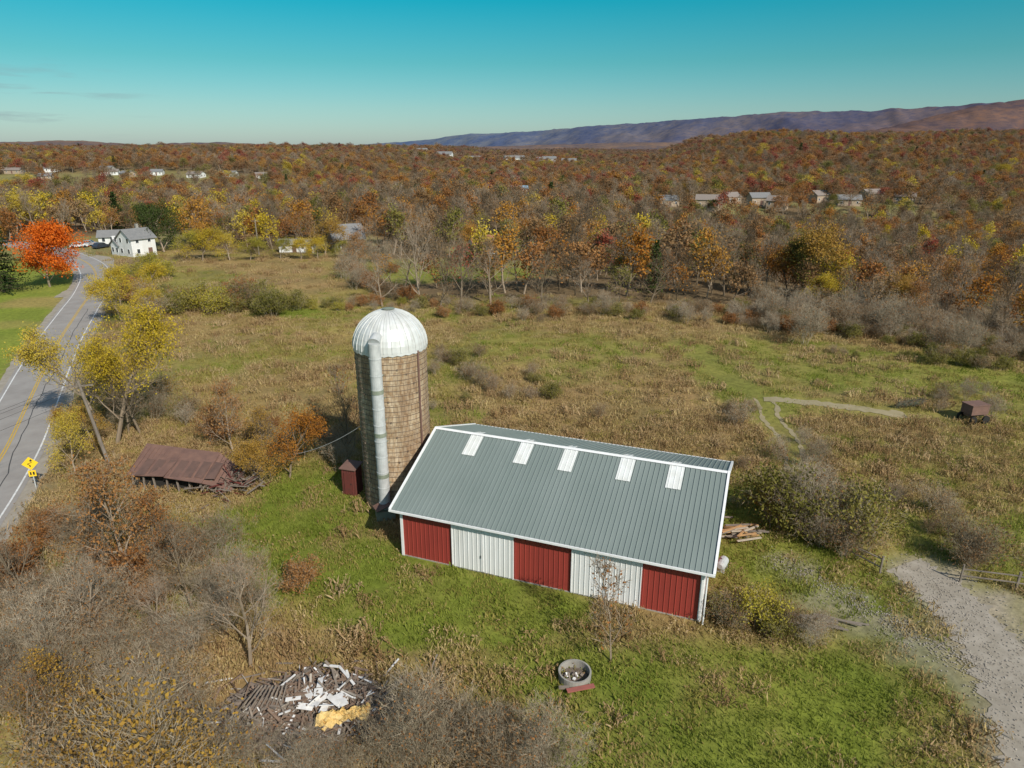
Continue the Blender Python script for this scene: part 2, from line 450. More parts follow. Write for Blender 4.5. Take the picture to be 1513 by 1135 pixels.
GRAVEL = [E(1375, 850, 2.8, 2.8, .9), E(1440, 905, 3.6, 3.2, .95), E(1490, 960, 3.8, 3.6), E(1500, 1040, 3.2, 3.5), E(1230, 885, 2.6, 1.3, .6), E(1310, 925, 2.8, 1.6, .7), E(1390, 965, 3.2, 1.9, .85), E(1170, 835, 1.6, 1.6, .5), E(1510, 1110, 2.2, 3, .9)]
def masks(x, y):
    gr = blob(x, y, GREEN)*(.45+.8*fbm(x/3, y/3, 61, 3)); br = blob(x, y, BROWN)*(.5+.8*fbm(x/6, y/6, 71, 3)); gv = blob(x, y, GRAVEL)
    big = fbm(x/13, y/13, 81, 3)
    gr = np.clip(np.maximum(gr, ss(.54, .70, big)*.35)*1.15, 0, 1); br = np.clip(np.maximum(br, ss(.54, .38, big)*.6)*1.2, 0, 1)
    return gr, br, gv
gr, br, gv = masks(gx, gy)
base = np.tile(np.array([.28, .222, .075]), (len(gx), 1))
def mixc(c, col, m): return c*(1-m[:, None])+np.array(col)*m[:, None]
col = mixc(base, (.28, .19, .088), br)
col = mixc(col, (.165, .20, .03), gr)
lawn = ss(-3.6, -4.6, gx-road_x(gy))*(gy > -50)*(1-ss(150, 175, gy))
col = mixc(col, (.20, .25, .035), lawn*(.7+.3*fbm(gx/6, gy/6, 5, 2)))
lb = blob(gx, gy, [E(50, 448, 8, 5, .8), E(20, 480, 7, 3, .5)])
col = mixc(col, (.32, .24, .09), lb)
rs = ss(7.5, 3.0, np.abs(gx-road_x(gy)))*(1-lawn)*(gy < 205)
col = mixc(col, (.24, .20, .13), rs*.8)
fo = ss(-2, 6, gy-front_y(gx, gy))*(gy > 60)
cl2 = np.zeros(len(gx))
for cx, cy, rx, ry in CLEAR:
    if rx: cl2 = np.maximum(cl2, 1-ss(.8, 1.1, np.sqrt(((gx-cx)/rx)**2+((gy-cy)/ry)**2)))
col = mixc(col, (.17, .12, .068), fo*(1-cl2))
col = mixc(col, (.22, .205, .085), cl2*(gy > 150)*.8)
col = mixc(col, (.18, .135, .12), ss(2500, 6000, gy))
GVC = (.32, .28, .225)
col = mixc(col, GVC, gv*(.55+.45*ss(.35, .6, fbm(gx/1.2, gy/1.2, 91, 3))))
LANE1 = catmull([gp(1035, 520), gp(1060, 555), gp(1125, 590), gp(1140, 620), gp(1165, 650), gp(1180, 700)], 12)
LANE2 = catmull([gp(1128, 592), gp(1170, 596), gp(1240, 603), gp(1330, 612), gp(1420, 612)], 12)
def dpoly(x, y, L):
    d = np.full(np.shape(x), 1e9)
    for p in L: d = np.minimum(d, (x-p[0])**2+(y-p[1])**2)
    return np.sqrt(d)
near = (gy > 30) & (gy < 140)
ld = np.full(len(gx), 99.); ld[near] = np.minimum(dpoly(gx[near], gy[near], LANE1), dpoly(gx[near], gy[near], LANE2))
col = mixc(col, (.18, .20, .04), ss(4, 2, ld)*.5)
nx, ny = len(xs), len(ys)
idx = np.arange(nx*ny).reshape(ny, nx)
F = np.stack([idx[:-1, :-1], idx[:-1, 1:], idx[1:, 1:], idx[1:, :-1]], -1).reshape(-1, 4)
me = bpy.data.meshes.new('ground'); me.from_pydata(np.stack([gx, gy, gz], 1).tolist(), [], F.tolist())
ca = me.color_attributes.new('gcol', 'FLOAT_COLOR', 'POINT'); ca.data.foreach_set('color', np.concatenate([col, np.ones((len(col), 1))], 1).ravel())
me.polygons.foreach_set('use_smooth', [True]*len(F))
gm, nt, o = newmat('ground_soil_and_turf')
b = nt.nodes.new('ShaderNodeBsdfPrincipled'); b.inputs['Roughness'].default_value = .95; nt.links.new(b.outputs[0], o.inputs[0])
b.inputs['Specular IOR Level'].default_value = .1
at = nt.nodes.new('ShaderNodeAttribute'); at.attribute_name = 'gcol'
c = mul(nt, at.outputs['Color'], ramp(nt, [(.25, (.5, .5, .45)), (.5, (.95, .95, .95)), (.75, (1.4, 1.37, 1.3))], nz(nt, 1.6, 8, rough=.75)))
c = mul(nt, c, ramp(nt, [(.3, (.8, .84, .8)), (.7, (1.2, 1.15, 1.1))], nz(nt, .12, 5)))
nt.links.new(c, b.inputs['Base Color'])
bp = nt.nodes.new('ShaderNodeBump'); bp.inputs['Strength'].default_value = .5; bp.inputs['Distance'].default_value = .15
nt.links.new(nz(nt, 2.2, 6, rough=.7), bp.inputs['Height']); nt.links.new(bp.outputs[0], b.inputs['Normal'])
me.materials.append(gm)
go = bpy.data.objects.new('ground', me); COL.objects.link(go)

# ---------------------------------------------------------------- ribbons: road, lanes, drive
def ribbon(name, C, offs, z, m, parent=None, rag=0):
    C = np.asarray(C); t = np.gradient(C, axis=0); t /= np.linalg.norm(t, axis=1)[:, None]; nrm = np.stack([t[:, 1], -t[:, 0]], 1)
    mb = MB(); vs = []
    for i in range(len(C)):
        for k, of in enumerate(offs):
            j = (rnd.uniform(-rag, rag) if rag else 0)
            p = C[i]+nrm[i]*(of+j); vs.append((p[0], p[1], tz(p[0], p[1])+z))
    w = len(offs); fs = []
    for i in range(len(C)-1):
        for k in range(w-1): fs.append((i*w+k, i*w+k+1, (i+1)*w+k+1, (i+1)*w+k))
    mb.add(vs, fs, 0); return mb.obj(name, [m], parent, True)
ASPH = M('asphalt_worn', (.25, .225, .205), (.33, .305, .28), .35, .9, bump=.2, bscale=12)
YEL = M('yellow_paint_worn', (.62, .38, .03), (.42, .29, .08), 2, .7)
WHT = M('white_line_paint', (.78, .77, .74), (.5, .49, .47), 2, .7)
GRV = M('gravel', (.37, .325, .265), (.25, .215, .165), 1.1, .95, bump=.25, bscale=18)
DIRT = M('dirt_track', (.34, .28, .17), (.26, .215, .11), 1.2, .95)
TAR = M('tar_patch', (.06, .06, .06), None, 3, .8)
rd = empty('road')
ribbon('asphalt', RC, [-3.1, -1, 1, 3.1], .05, ASPH, rd)
ribbon('shoulder', RC, [3.0, 3.5, 4.1], .03, GRV, rd, rag=.12)
ribbon('shoulder_far', RC, [-4.0, -3.5, -3.0], .03, GRV, rd, rag=.12)
ribbon('white_line_right', RC, [2.62, 2.76], .058, WHT, rd)
ribbon('white_line_left', RC, [-2.76, -2.62], .058, WHT, rd)
ribbon('yellow_line_a', RC, [-.17, -.05], .058, YEL, rd)
ribbon('yellow_line_b', RC, [.05, .17], .058, YEL, rd)
sel = (RC[:, 1] > 30) & (RC[:, 1] < 110)
Cc = RC[sel]; jit = np.cumsum(R_.normal(size=len(Cc))*.18); jit -= np.linspace(0, jit[-1], len(Cc))
Cc = Cc+np.stack([jit*.6+1.3, jit*0], 1)
ribbon('tar_seam', Cc, [-.04, .04], .056, TAR, rd)
ribbon('dirt_track', LANE1[24:], [-1.0, -.6], .03, DIRT, rag=.15)
ribbon('dirt_track', LANE1[24:], [.6, 1.0], .03, DIRT, rag=.15)
ribbon('dirt_track', LANE2[:38], [-.8, -.3, .3, .8], .035, DIRT, rag=.25)
ribbon('driveway', catmull([(-79, 119), (-83, 133), (-90, 150), (-97, 163), (-104, 168)], 8), [-1.9, 1.9], .04, GRV, rag=.2)
GD = catmull([gp(1335, 832), gp(1375, 855), gp(1415, 890), gp(1455, 935), gp(1490, 990), gp(1520, 1060), gp(1545, 1135), gp(1580, 1300)], 10)
ribbon('gravel_driveway', GD, [-1.6, -.9, 0, .9, 1.7], .03, GRV, rag=.35)
mb = MB()
for i in range(3600):
    p = GD[rnd.randrange(5, 62)]; x = p[0]+rnd.gauss(0, 1.5); y = p[1]+rnd.gauss(0, 1.3)
    if rnd.random() < .4:
        a = rnd.random(); q0 = gp(1150, 825); q1 = gp(1470, 1000); x = q0[0]*(1-a)+q1[0]*a+rnd.gauss(0, .7); y = q0[1]*(1-a)+q1[1]*a+rnd.gauss(0, .7)
    r = rnd.uniform(.01, .04)
    mb.box((x, y, tz(x, y)+.035+r*.3), (r*2, r*1.6, r), 0, Matrix.Rotation(rnd.uniform(0, 3), 3, (rnd.random(), rnd.random(), 1)))
mb.obj('gravel_stones', [M('pale_stone', (.42, .375, .315), (.24, .205, .165), 5)])

# ---------------------------------------------------------------- grass & weeds
def tuft(name, n, rad, h, w, mat_, heads=0, headmat=None):
    mb = MB()
    P = R_.normal(size=(n, 2))*rad*.55
    m = len(P); C = np.concatenate([P, np.full((m, 1), -.03)], 1)
    d = R_.normal(size=(m, 3))*np.array([.35, .35, 0])+np.array([0, 0, 1]); d /= np.linalg.norm(d, axis=1)[:, None]
    b = np.cross(d, R_.normal(size=(m, 3))); b /= np.linalg.norm(b, axis=1)[:, None]
    l = (h*R_.uniform(.4, 1.2, m))[:, None]
    V = np.stack([C-b*w*.5, C+b*w*.5, C+d*l*.6+b*w*.45, C+d*l+R_.normal(size=(m, 3))*np.array([.12, .12, .02])*h], 1).reshape(-1, 3)
    mb.v = [tuple(p) for p in V.tolist()]; mb.f = [(4*i, 4*i+1, 4*i+2, 4*i+3) for i in range(m)]; mb.m = [0]*m; mb.a = R_.uniform(0, 1, m).tolist()
    if heads:
        k = R_.randint(0, m, heads); tip = (C+d*l)[k]; tip = np.repeat(tip, 4, 0)+R_.normal(size=(heads*4, 3))*.06
        leaves(mb, tip, .10, 1, R_.uniform(0, 1, heads*4))
    return bpy.data.objects.new(name, mb.mesh(name, [mat_, headmat or GRB]))
TF = [tuft('tuft_green_0', 120, .8, .20, .035, GRG), tuft('tuft_green_1', 100, .8, .30, .04, GRG),
      tuft('tuft_olive_0', 100, .8, .28, .035, GRO), tuft('tuft_olive_1', 80, .85, .36, .04, GRO, 8),
      tuft('tuft_tan_0', 90, .8, .36, .035, GRT, 10), tuft('tuft_tan_1', 80, .85, .46, .035, GRT, 20),
      tuft('weed_0', 50, .8, .65, .028, GRB, 40), tuft('weed_1', 50, .8, .6, .03, GRT, 45)]
BARN_O = np.array([-7.06, 38.3]); BU = np.array([.9358, -.3525]); BV = np.array([.3525, .9358]); BL = 18.72; BW = 12.6
def in_barn(x, y, m=.0):
    a = (x-BARN_O[0])*BU[0]+(y-BARN_O[1])*BU[1]; b = (x-BARN_O[0])*BV[0]+(y-BARN_O[1])*BV[1]
    return (a > -m) & (a < BL+m) & (b > -m) & (b < BW+m)
DEB = gp(455, 1050); SHED = gp(285, 715)
def grass_zone(y0, y1, sp, smin, smax, thin):
    g = jitter_grid(y0, y1, sp, .95)
    x, y = g[:, 0], g[:, 1]
    gr, br, gv = masks(x, y)
    rx = x-road_x(y)
    ok = (rx > 4.6) & ~in_barn(x, y, .5) & (y < front_y(x, y)+6) & (R_.uniform(size=len(x)) > gv*1.1) & ((x+8.5)**2+(y-46)**2 > 8.5)
    ok &= (R_.uniform(size=len(x)) > thin) & (((x-DEB[0])/3.8)**2+((y-DEB[1])/2.3)**2 > 1)
    dg = dpoly(x, y, GD[::2]); ok &= dg > 1.8
    l1 = dpoly(x, y, LANE1[::2]); l2 = dpoly(x, y, LANE2[::2]); ok &= (l1 > 1.6) & (l2 > 1.3)
    x, y, gr, br = x[ok], y[ok], gr[ok], br[ok]
    q = R_.uniform(size=len(x)); ii = np.zeros(len(x), int); s = R_.uniform(smin, smax, len(x))
    for i in range(len(x)):
        if q[i] < gr[i]: k = rnd.choice((0, 0, 0, 1, 1, 1, 2, 3))
        elif R_.uniform() < br[i]: k = rnd.choice((4, 5, 5, 6, 7))
        else: k = rnd.choice((2, 2, 3, 3, 4, 0, 5))
        ii[i] = k
    P = np.stack([x, y, T(x, y)], 1)
    return P, s, ii
out = [grass_zone(18, 62, .9, .75, 1.15, .05), grass_zone(62, 112, 1.5, .9, 1.4, .15), grass_zone(112, 175, 2.8, 1.0, 1.6, .3)]
P = np.concatenate([o[0] for o in out]); S = np.concatenate([o[1] for o in out]); I = np.concatenate([o[2] for o in out])
print('grass', len(P))
scatter('meadow_grass', P, R_.uniform(0, 6.28, len(P)), S, I, TF)

# ---------------------------------------------------------------- near trees
NB = tree('near_bare_tree', 31, 9, 3.4, (12, 7, 4), .15, .15, 2, .6, .022, 'rust', clear=.15, sides=6, up=.05)
NB2 = tree('near_bare_tree_b', 32, 9, 3.2, (11, 7, 4), .7, .16, 2, .6, .022, 'rust', clear=.12, sides=6, up=.05)
NO = tree('near_orange_tree', 33, 8, 3.6, (11, 6, 5), 10, .18, 1, .4, .02, 'orange', clear=.12, sides=6, spread=.38)
NO2 = tree('near_rust_tree', 34, 8, 3.0, (11, 7, 4), 4.5, .19, 2, .5, .022, 'rust', clear=.12, sides=6, spread=.32)
NY = tree('near_yellow_tree', 35, 12, 3.8, (14, 7, 5), 10, .19, 2, .5, .025, 'yellow', clear=.2, sides=6, top_only=.36, spread=.42, up=.08)
NM = tree('near_maple_tree', 36, 9, 3.5, (14, 7, 5), 17, .25, 0, .4, .02, 'redor', clear=.10, sides=6, spread=.5, lean=.02, up=.06)
NG = tree('near_green_tree', 37, 10, 4.2, (13, 7, 5), 12, .28, 0, .4, .02, 'dark', clear=.08, sides=6, spread=.5)
SB = tree('bare_shrub_mesh', 41, 3.2, 2.2, (0, 6, 4, 2), .25, .12, 3, .45, .015, 'rust', BARKS, stems=8, tr=.03, sides=5, up=.05)
SB2 = tree('bare_shrub_b', 42, 3.0, 2.4, (0, 6, 4, 2), 1.2, .13, 2, .4, .015, 'brown', BARKS, stems=8, tr=.03, sides=5)
SG = tree('leafy_shrub_mesh', 43, 2.6, 2.1, (0, 7, 4), 8, .15, 2, .35, .018, 'ygreen', BARKS, stems=8, tr=.03, spread=.24)
SY = tree('yellow_shrub_mesh', 44, 2.8, 2.2, (0, 7, 5), 3.6, .12, 3, .45, .018, 'gold', BARKS, stems=10, tr=.035, spread=.26)
SP_ = tree('sapling_mesh', 45, 5, 1.3, (14, 5), 1.2, .13, 3, .5, .025, 'rust', clear=.12, tr=.05, up=.1)
CON = conifer('conifer_mesh', 46, 11, 3.6, ls=.3, n=22)
def rc(m, nm, l, b=None): return recolor(m, nm, l, b)
NYG = rc(NO, 'near_ygreen', 'ygreen'); NYO = rc(NO, 'near_yel', 'yellow'); NOL = rc(NO, 'near_olive', 'olive'); NRD = rc(NO2, 'near_red', 'red'); NOG = rc(NO, 'near_gold', 'gold'); NGB = rc(NO2, 'near_goldthin', 'gold')
SR = rc(SG, 'rust_shrub', 'rust'); SOL = rc(SG, 'olive_shrub', 'olive'); NBD = rc(NB, 'dark_bare', 'brown', BARKD)
MH = {}
def place(name, me, u, v, hpx, wscale=1.0, rz=None):
    x, y = gp(u, v); z = tz(x, y)
    hm = height_of(v, hpx)
    if me.name not in MH:
        co = np.array([q.co[:] for q in me.vertices]); MH[me.name] = co[:, 2].max()
    s = hm/MH[me.name]
    o = bpy.data.objects.new(name, me); COL.objects.link(o)
    o.location = (x, y, z-.05); o.scale = (s*wscale, s*wscale, s); o.rotation_euler[2] = rnd.uniform(0, 6.28) if rz is None else rz
    return o
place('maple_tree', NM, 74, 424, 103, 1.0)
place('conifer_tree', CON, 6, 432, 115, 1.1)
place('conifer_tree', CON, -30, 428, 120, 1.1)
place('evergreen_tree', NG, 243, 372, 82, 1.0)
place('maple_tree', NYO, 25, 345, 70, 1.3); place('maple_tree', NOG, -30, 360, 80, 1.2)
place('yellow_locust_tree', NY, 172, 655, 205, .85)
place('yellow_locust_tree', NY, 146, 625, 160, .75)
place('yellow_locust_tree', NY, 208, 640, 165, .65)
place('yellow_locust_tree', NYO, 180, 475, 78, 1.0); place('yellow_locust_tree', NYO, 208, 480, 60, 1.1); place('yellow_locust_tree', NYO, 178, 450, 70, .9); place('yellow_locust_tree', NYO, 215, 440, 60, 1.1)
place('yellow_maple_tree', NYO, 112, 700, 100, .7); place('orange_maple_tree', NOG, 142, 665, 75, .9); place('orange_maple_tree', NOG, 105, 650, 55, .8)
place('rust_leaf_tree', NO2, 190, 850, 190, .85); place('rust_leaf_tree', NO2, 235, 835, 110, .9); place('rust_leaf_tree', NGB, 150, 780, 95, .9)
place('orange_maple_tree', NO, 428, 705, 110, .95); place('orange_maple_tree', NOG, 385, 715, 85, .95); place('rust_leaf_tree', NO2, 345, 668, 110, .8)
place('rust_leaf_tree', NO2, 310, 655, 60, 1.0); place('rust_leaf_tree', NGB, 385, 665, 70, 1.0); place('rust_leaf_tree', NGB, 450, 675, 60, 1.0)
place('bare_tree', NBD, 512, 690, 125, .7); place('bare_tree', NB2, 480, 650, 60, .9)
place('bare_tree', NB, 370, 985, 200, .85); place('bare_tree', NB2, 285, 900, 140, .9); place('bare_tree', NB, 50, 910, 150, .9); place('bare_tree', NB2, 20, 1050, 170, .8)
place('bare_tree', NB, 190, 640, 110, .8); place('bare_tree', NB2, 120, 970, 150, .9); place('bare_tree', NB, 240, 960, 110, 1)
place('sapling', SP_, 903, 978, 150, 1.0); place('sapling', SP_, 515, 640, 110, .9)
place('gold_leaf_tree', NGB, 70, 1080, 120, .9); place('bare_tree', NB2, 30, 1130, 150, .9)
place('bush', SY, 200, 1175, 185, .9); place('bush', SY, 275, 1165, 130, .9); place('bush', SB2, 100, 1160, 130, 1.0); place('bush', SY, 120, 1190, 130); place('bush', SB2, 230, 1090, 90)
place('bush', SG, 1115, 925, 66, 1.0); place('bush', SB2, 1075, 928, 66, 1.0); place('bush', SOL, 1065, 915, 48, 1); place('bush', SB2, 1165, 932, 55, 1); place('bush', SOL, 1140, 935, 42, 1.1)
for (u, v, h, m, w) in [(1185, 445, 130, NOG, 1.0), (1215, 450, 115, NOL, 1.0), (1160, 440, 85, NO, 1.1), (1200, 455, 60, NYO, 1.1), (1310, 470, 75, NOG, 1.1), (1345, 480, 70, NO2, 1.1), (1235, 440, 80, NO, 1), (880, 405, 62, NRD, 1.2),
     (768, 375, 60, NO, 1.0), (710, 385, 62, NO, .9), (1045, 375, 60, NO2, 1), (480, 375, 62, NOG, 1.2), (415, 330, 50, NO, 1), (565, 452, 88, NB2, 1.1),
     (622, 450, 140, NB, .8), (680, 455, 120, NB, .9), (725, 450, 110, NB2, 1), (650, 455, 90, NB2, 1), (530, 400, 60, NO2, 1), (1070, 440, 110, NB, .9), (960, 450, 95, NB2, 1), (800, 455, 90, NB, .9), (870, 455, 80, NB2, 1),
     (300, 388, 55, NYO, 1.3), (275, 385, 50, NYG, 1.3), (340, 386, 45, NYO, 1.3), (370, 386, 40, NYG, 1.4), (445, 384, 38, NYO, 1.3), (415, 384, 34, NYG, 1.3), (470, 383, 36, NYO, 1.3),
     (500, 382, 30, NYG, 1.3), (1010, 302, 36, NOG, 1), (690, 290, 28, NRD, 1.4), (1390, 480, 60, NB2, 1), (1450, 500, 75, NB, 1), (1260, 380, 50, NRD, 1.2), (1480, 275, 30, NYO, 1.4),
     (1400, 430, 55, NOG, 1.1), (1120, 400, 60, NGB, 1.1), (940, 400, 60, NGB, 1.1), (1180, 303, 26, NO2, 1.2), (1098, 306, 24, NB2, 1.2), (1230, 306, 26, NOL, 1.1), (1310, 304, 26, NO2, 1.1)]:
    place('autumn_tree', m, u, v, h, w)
def srcs(nm, mm): return bpy.data.objects.new(nm, mm)
SHR = [srcs('shrub_bare_0', SB), srcs('shrub_bare_1', SB2), srcs('shrub_leafy_0', SG), srcs('shrub_leafy_1', SR), srcs('shrub_olive', SOL), srcs('shrub_orange', SY)]
P = []; S = []; I = []
def row(a, b, n, hpx, kinds, sx=6, sy=4):
    for i in range(n):
        t = (i+rnd.random())/n; u = a[0]*(1-t)+b[0]*t; v = a[1]*(1-t)+b[1]*t
        x, y = gp(u, v); x += rnd.gauss(0, sx); y += rnd.gauss(0, sy)
        if in_barn(np.array([x]), np.array([y]), 1.5)[0] or x-float(road_x(y)) < 5: continue
        if np.min((GD[:, 0]-x)**2+(GD[:, 1]-y)**2) < 9: continue
        if abs(x-DEB[0]-.3) < 4.2 and -3.0 < y-DEB[1] < 3: continue
        if abs(x-SHED[0]) < 5 and -4.5 < y-SHED[1] < 2.5: continue
        if abs(x-gp(54, 724)[0]) < 2.5 and -6 < y-gp(54, 724)[1] < 2: continue
        P.append((x, y, tz(x, y)-.05)); S.append(height_of(v, hpx)/3.4*rnd.uniform(.55, 1.2)); I.append(rnd.choice(kinds))
row((200, 455), (400, 462), 55, 40, (2, 3, 4, 4, 5, 1), 2.5, 3.5)
row((560, 453), (760, 465), 24, 20, (0, 1, 3, 4), 3, 3)
row((740, 458), (1130, 475), 56, 24, (0, 1, 1, 3, 4), 3, 3)
row((1100, 474), (1300, 496), 42, 26, (0, 1, 1, 3, 4), 3, 3)
row((1300, 497), (1600, 530), 50, 27, (0, 0, 1, 4), 3, 3)
row((1130, 474), (1513, 503), 55, 40, (0, 0, 1), 5, 6)
row((640, 530), (820, 590), 20, 26, (0, 1, 1, 4), 3, 3.5)
row((1340, 535), (1480, 545), 12, 26, (1, 4, 4), 1.5, 1.2); row((1235, 528), (1260, 530), 3, 20, (1, 4), .8, .8)
row((1060, 605), (1110, 610), 5, 24, (0, 4, 1), .7, .7); row((1100, 650), (1230, 720), 8, 34, (0, 1), 2, 2)
row((1380, 600), (1520, 620), 9, 28, (0, 1), 2, 2)
row((1150, 760), (1260, 805), 11, 85, (0, 0, 1, 4), 1.4, 1.4); row((1250, 815), (1290, 830), 4, 60, (0, 1), .6, .6)
row((1400, 830), (1430, 840), 3, 65, (0, 1), .4, .4); row((1350, 760), (1440, 800), 6, 42, (0, 1), 1.8, 1.8)
row((1130, 915), (1190, 935), 5, 34, (0, 1, 4), .5, .4)
row((70, 780), (230, 860), 22, 58, (0, 1, 3, 5, 1), 1.7, 1.7); row((240, 850), (400, 920), 11, 56, (0, 1, 1, 3), 1.5, 1.3)
row((20, 900), (300, 1000), 22, 72, (0, 0, 1, 1, 3), 2, 1.4); row((0, 1030), (280, 1090), 15, 82, (0, 0, 1, 5), 1.5, 1.0)
row((580, 1110), (800, 1145), 13, 85, (0, 0, 0, 1), .8, .5); row((330, 1130), (560, 1160), 6, 60, (0, 0), .6, .3)
row((100, 560), (240, 640), 16, 40, (0, 1, 2, 5), 1.5, 2.0); row((380, 640), (450, 650), 7, 34, (0, 1, 3), 2, 1.5)
row((600, 640), (640, 600), 4, 26, (0, 4), 1, 1); row((490, 650), (530, 690), 5, 40, (0, 0, 1), .8, .8); row((240, 740), (320, 745), 5, 28, (0, 1, 3), .8, .5)
row((160, 435), (230, 400), 20, 30, (2, 3, 4, 1), 2, 3); row((540, 385), (560, 440), 24, 30, (0, 1, 3), 3, 5)
row((420, 455), (560, 450), 12, 18, (2, 4, 1), 3, 2); row((0, 380), (100, 372), 12, 30, (2, 4), 4, 4)
scatter('brush_thicket', P, R_.uniform(0, 6.28, len(P)), S, I, SHR)

# ---------------------------------------------------------------- barn
RED = M('red_metal_siding', (.31, .045, .032), (.25, .036, .028), .9, .55, stretch=(1, 1, .3))
WHI = M('white_metal_siding', (.74, .74, .73), (.62, .61, .58), .8, .5, stretch=(1, 1, .25))
TRM = M('white_trim', (.80, .80, .79), (.72, .71, .69), 2, .5)
ROOF = M('grey_green_metal_roof', (.165, .20, .185), (.205, .24, .225), .35, .55, stretch=(1, .2, 1))
SKY_ = M('translucent_roof_panel', (.74, .75, .73), (.62, .62, .58), 1.5, .4)
DARK = M('dark_void', (.02, .018, .015), None, 2, .9)
CONC = M('concrete', (.36, .34, .30), (.24, .22, .19), 2, .9, bump=.3)
barn = empty('metal_barn', (BARN_O[0], BARN_O[1], 0), math.atan2(BU[1], BU[0]))
def ribbed(mb, o, ux, up, L, hf, nrm, mi, sp=.305, rh=.03):
    o = Vector(o); ux = Vector(ux); up = Vector(up); nrm = Vector(nrm)
    pr = [(0, 0)]; s = sp/2
    while s < L-.06:
        pr += [(s-.035, 0), (s-.015, rh), (s+.015, rh), (s+.035, 0)]; s += sp
    pr.append((L, 0))
    vs = []
    for s, r in pr:
        b = o+ux*s+nrm*r; vs.append(b); vs.append(b+up*hf(s))
    mb.add(vs, [(2*i, 2*i+2, 2*i+3, 2*i+1) for i in range(len(pr)-1)], mi)
EH = 3.55; RH = 6.3; RE = 4.1; RY = 6.3
bays = [0, .194, .407, .606, .819, 1]
mb = MB()
for i in range(5):
    x0, x1 = bays[i]*BL, bays[i+1]*BL
    if i % 2 == 0: ribbed(mb, (x0, 0, .05), (1, 0, 0), (0, 0, 1), x1-x0, lambda s: EH-.1, (0, -1, 0), 0)
def gab(y):
    return (EH+(RH-EH)*y/RY if y < RY else RH+(RE-RH)*(y-RY)/(BW-RY))-.12
ribbed(mb, (0, BW, .05), (0, -1, 0), (0, 0, 1), BW, lambda s: gab(BW-s), (-1, 0, 0), 0)
ribbed(mb, (BL, 0, .05), (0, 1, 0), (0, 0, 1), BW, lambda s: gab(s), (1, 0, 0), 0)
ribbed(mb, (BL, BW, .05), (-1, 0, 0), (0, 0, 1), BL, lambda s: RE-.12, (0, 1, 0), 0)
mb.obj('walls', [RED], barn)
mb = MB()
for i in (1, 3):
    x0, x1 = bays[i]*BL-.06, bays[i+1]*BL+.06; xm = (x0+x1)/2
    for a, b in ((x0, xm-.015), (xm+.015, x1)):
        ribbed(mb, (a+.06, -.10, .10), (1, 0, 0), (0, 0, 1), b-a-.12, lambda s: EH-.38, (0, -1, 0), 0)
        mb.box(((a+b)/2, -.075, EH/2), (b-a-.02, .03, EH-.3), 0)
        for e in (a+.03, b-.03): mb.box((e, -.12, EH/2-.05), (.06, .05, EH-.4), 1)
    mb.box((xm-.07, -.16, 1.2), (.03, .03, .2), 2)
mb.obj('sliding_doors', [WHI, TRM, DARK], barn)
mb = MB()
for i in (1, 2, 3, 4):
    mb.box((bays[i]*BL, -.06, EH/2), (.10, .06, EH-.1), 0)
for x in (0.05, BL-.05): mb.box((x, -.045, EH/2), (.17, .09, EH-.05), 0)
mb.box((BL+.045, .10, EH/2), (.07, .20, EH-.05), 0); mb.box((BL+.045, .95, EH/2-.2), (.07, .5, EH-.7), 0)
mb.box((-.045, .10, EH/2), (.07, .20, EH-.05), 0)
mb.box((BL+.045, BW-.12, RE/2), (.07, .20, RE-.3), 0); mb.box((-.045, BW-.12, RE/2), (.07, .20, RE-.3), 0)
mb.box((BL/2, -.12, EH-.20), (BL, .10, .12), 0)
mb.tube((BL+.2, -.35, .1), (BL+.2, -.35, EH-.3), .05, .05, 8, 0)
mb.obj('wall_trim', [TRM], barn)
OV = .5; FO = .42
sl = (RH-EH)/RY; n1 = Vector((0, -sl, 1)).normalized(); u1 = Vector((0, 1, sl)).normalized(); L1 = math.hypot(RY+FO, (RY+FO)*sl)
sl2 = (RH-RE)/(BW-RY); n2 = Vector((0, sl2, 1)).normalized(); u2 = Vector((0, 1, -sl2)).normalized(); L2 = math.hypot(BW-RY+FO, (BW-RY+FO)*sl2)
mb = MB()
ribbed(mb, (-OV, -FO, EH-FO*sl+.08), (1, 0, 0), tuple(u1), BL+2*OV, lambda s: L1, tuple(n1), 0, rh=.045)
ribbed(mb, (-OV, RY, RH+.08), (1, 0, 0), tuple(u2), BL+2*OV, lambda s: L2, tuple(n2), 0, rh=.045)
mb.obj('roof_panels', [ROOF], barn)
mb = MB()
R1 = Matrix.Rotation(math.atan(sl), 3, 'X'); R2 = Matrix.Rotation(-math.atan(sl2), 3, 'X')
c1 = Vector((BL/2, (RY-FO)/2, (RH+EH-FO*sl)/2+.08))-n1*.06; mb.box(c1, (BL+2*OV-.02, L1-.02, .08), 0, R1)
c2 = Vector((BL/2, RY+(BW-RY+FO)/2, RH-(BW-RY+FO)*sl2/2+.08))-n2*.06; mb.box(c2, (BL+2*OV-.02, L2-.02, .08), 0, R2)
mb.obj('roof_deck', [TRM], barn)
mb = MB()
for x in (-OV-.03, BL+OV+.03):
    mb.box(Vector((x, (RY-FO)/2, (RH+EH-FO*sl)/2+.08))-n1*.03, (.14, L1+.02, .24), 0, R1)
    mb.box(Vector((x, RY+(BW-RY+FO)/2, RH-(BW-RY+FO)*sl2/2+.08))-n2*.03, (.138, L2, .238), 0, R2)
mb.box((BL/2, -FO-.05, EH-FO*sl+.02), (BL+2*OV+.16, .09, .13), 0)
mb.box((BL/2, BW+FO+.05, RE-FO*sl2+.02), (BL+2*OV+.16, .09, .13), 0)
mb.box(Vector((BL/2, RY-.07, RH+.08-.07*sl))+n1*.055, (BL+2*OV+.1, .17, .02), 0, R1)
mb.box(Vector((BL/2, RY+.055, RH+.08-.055*sl2))+n2*.058, (BL+2*OV+.1, .12, .02), 0, R2)
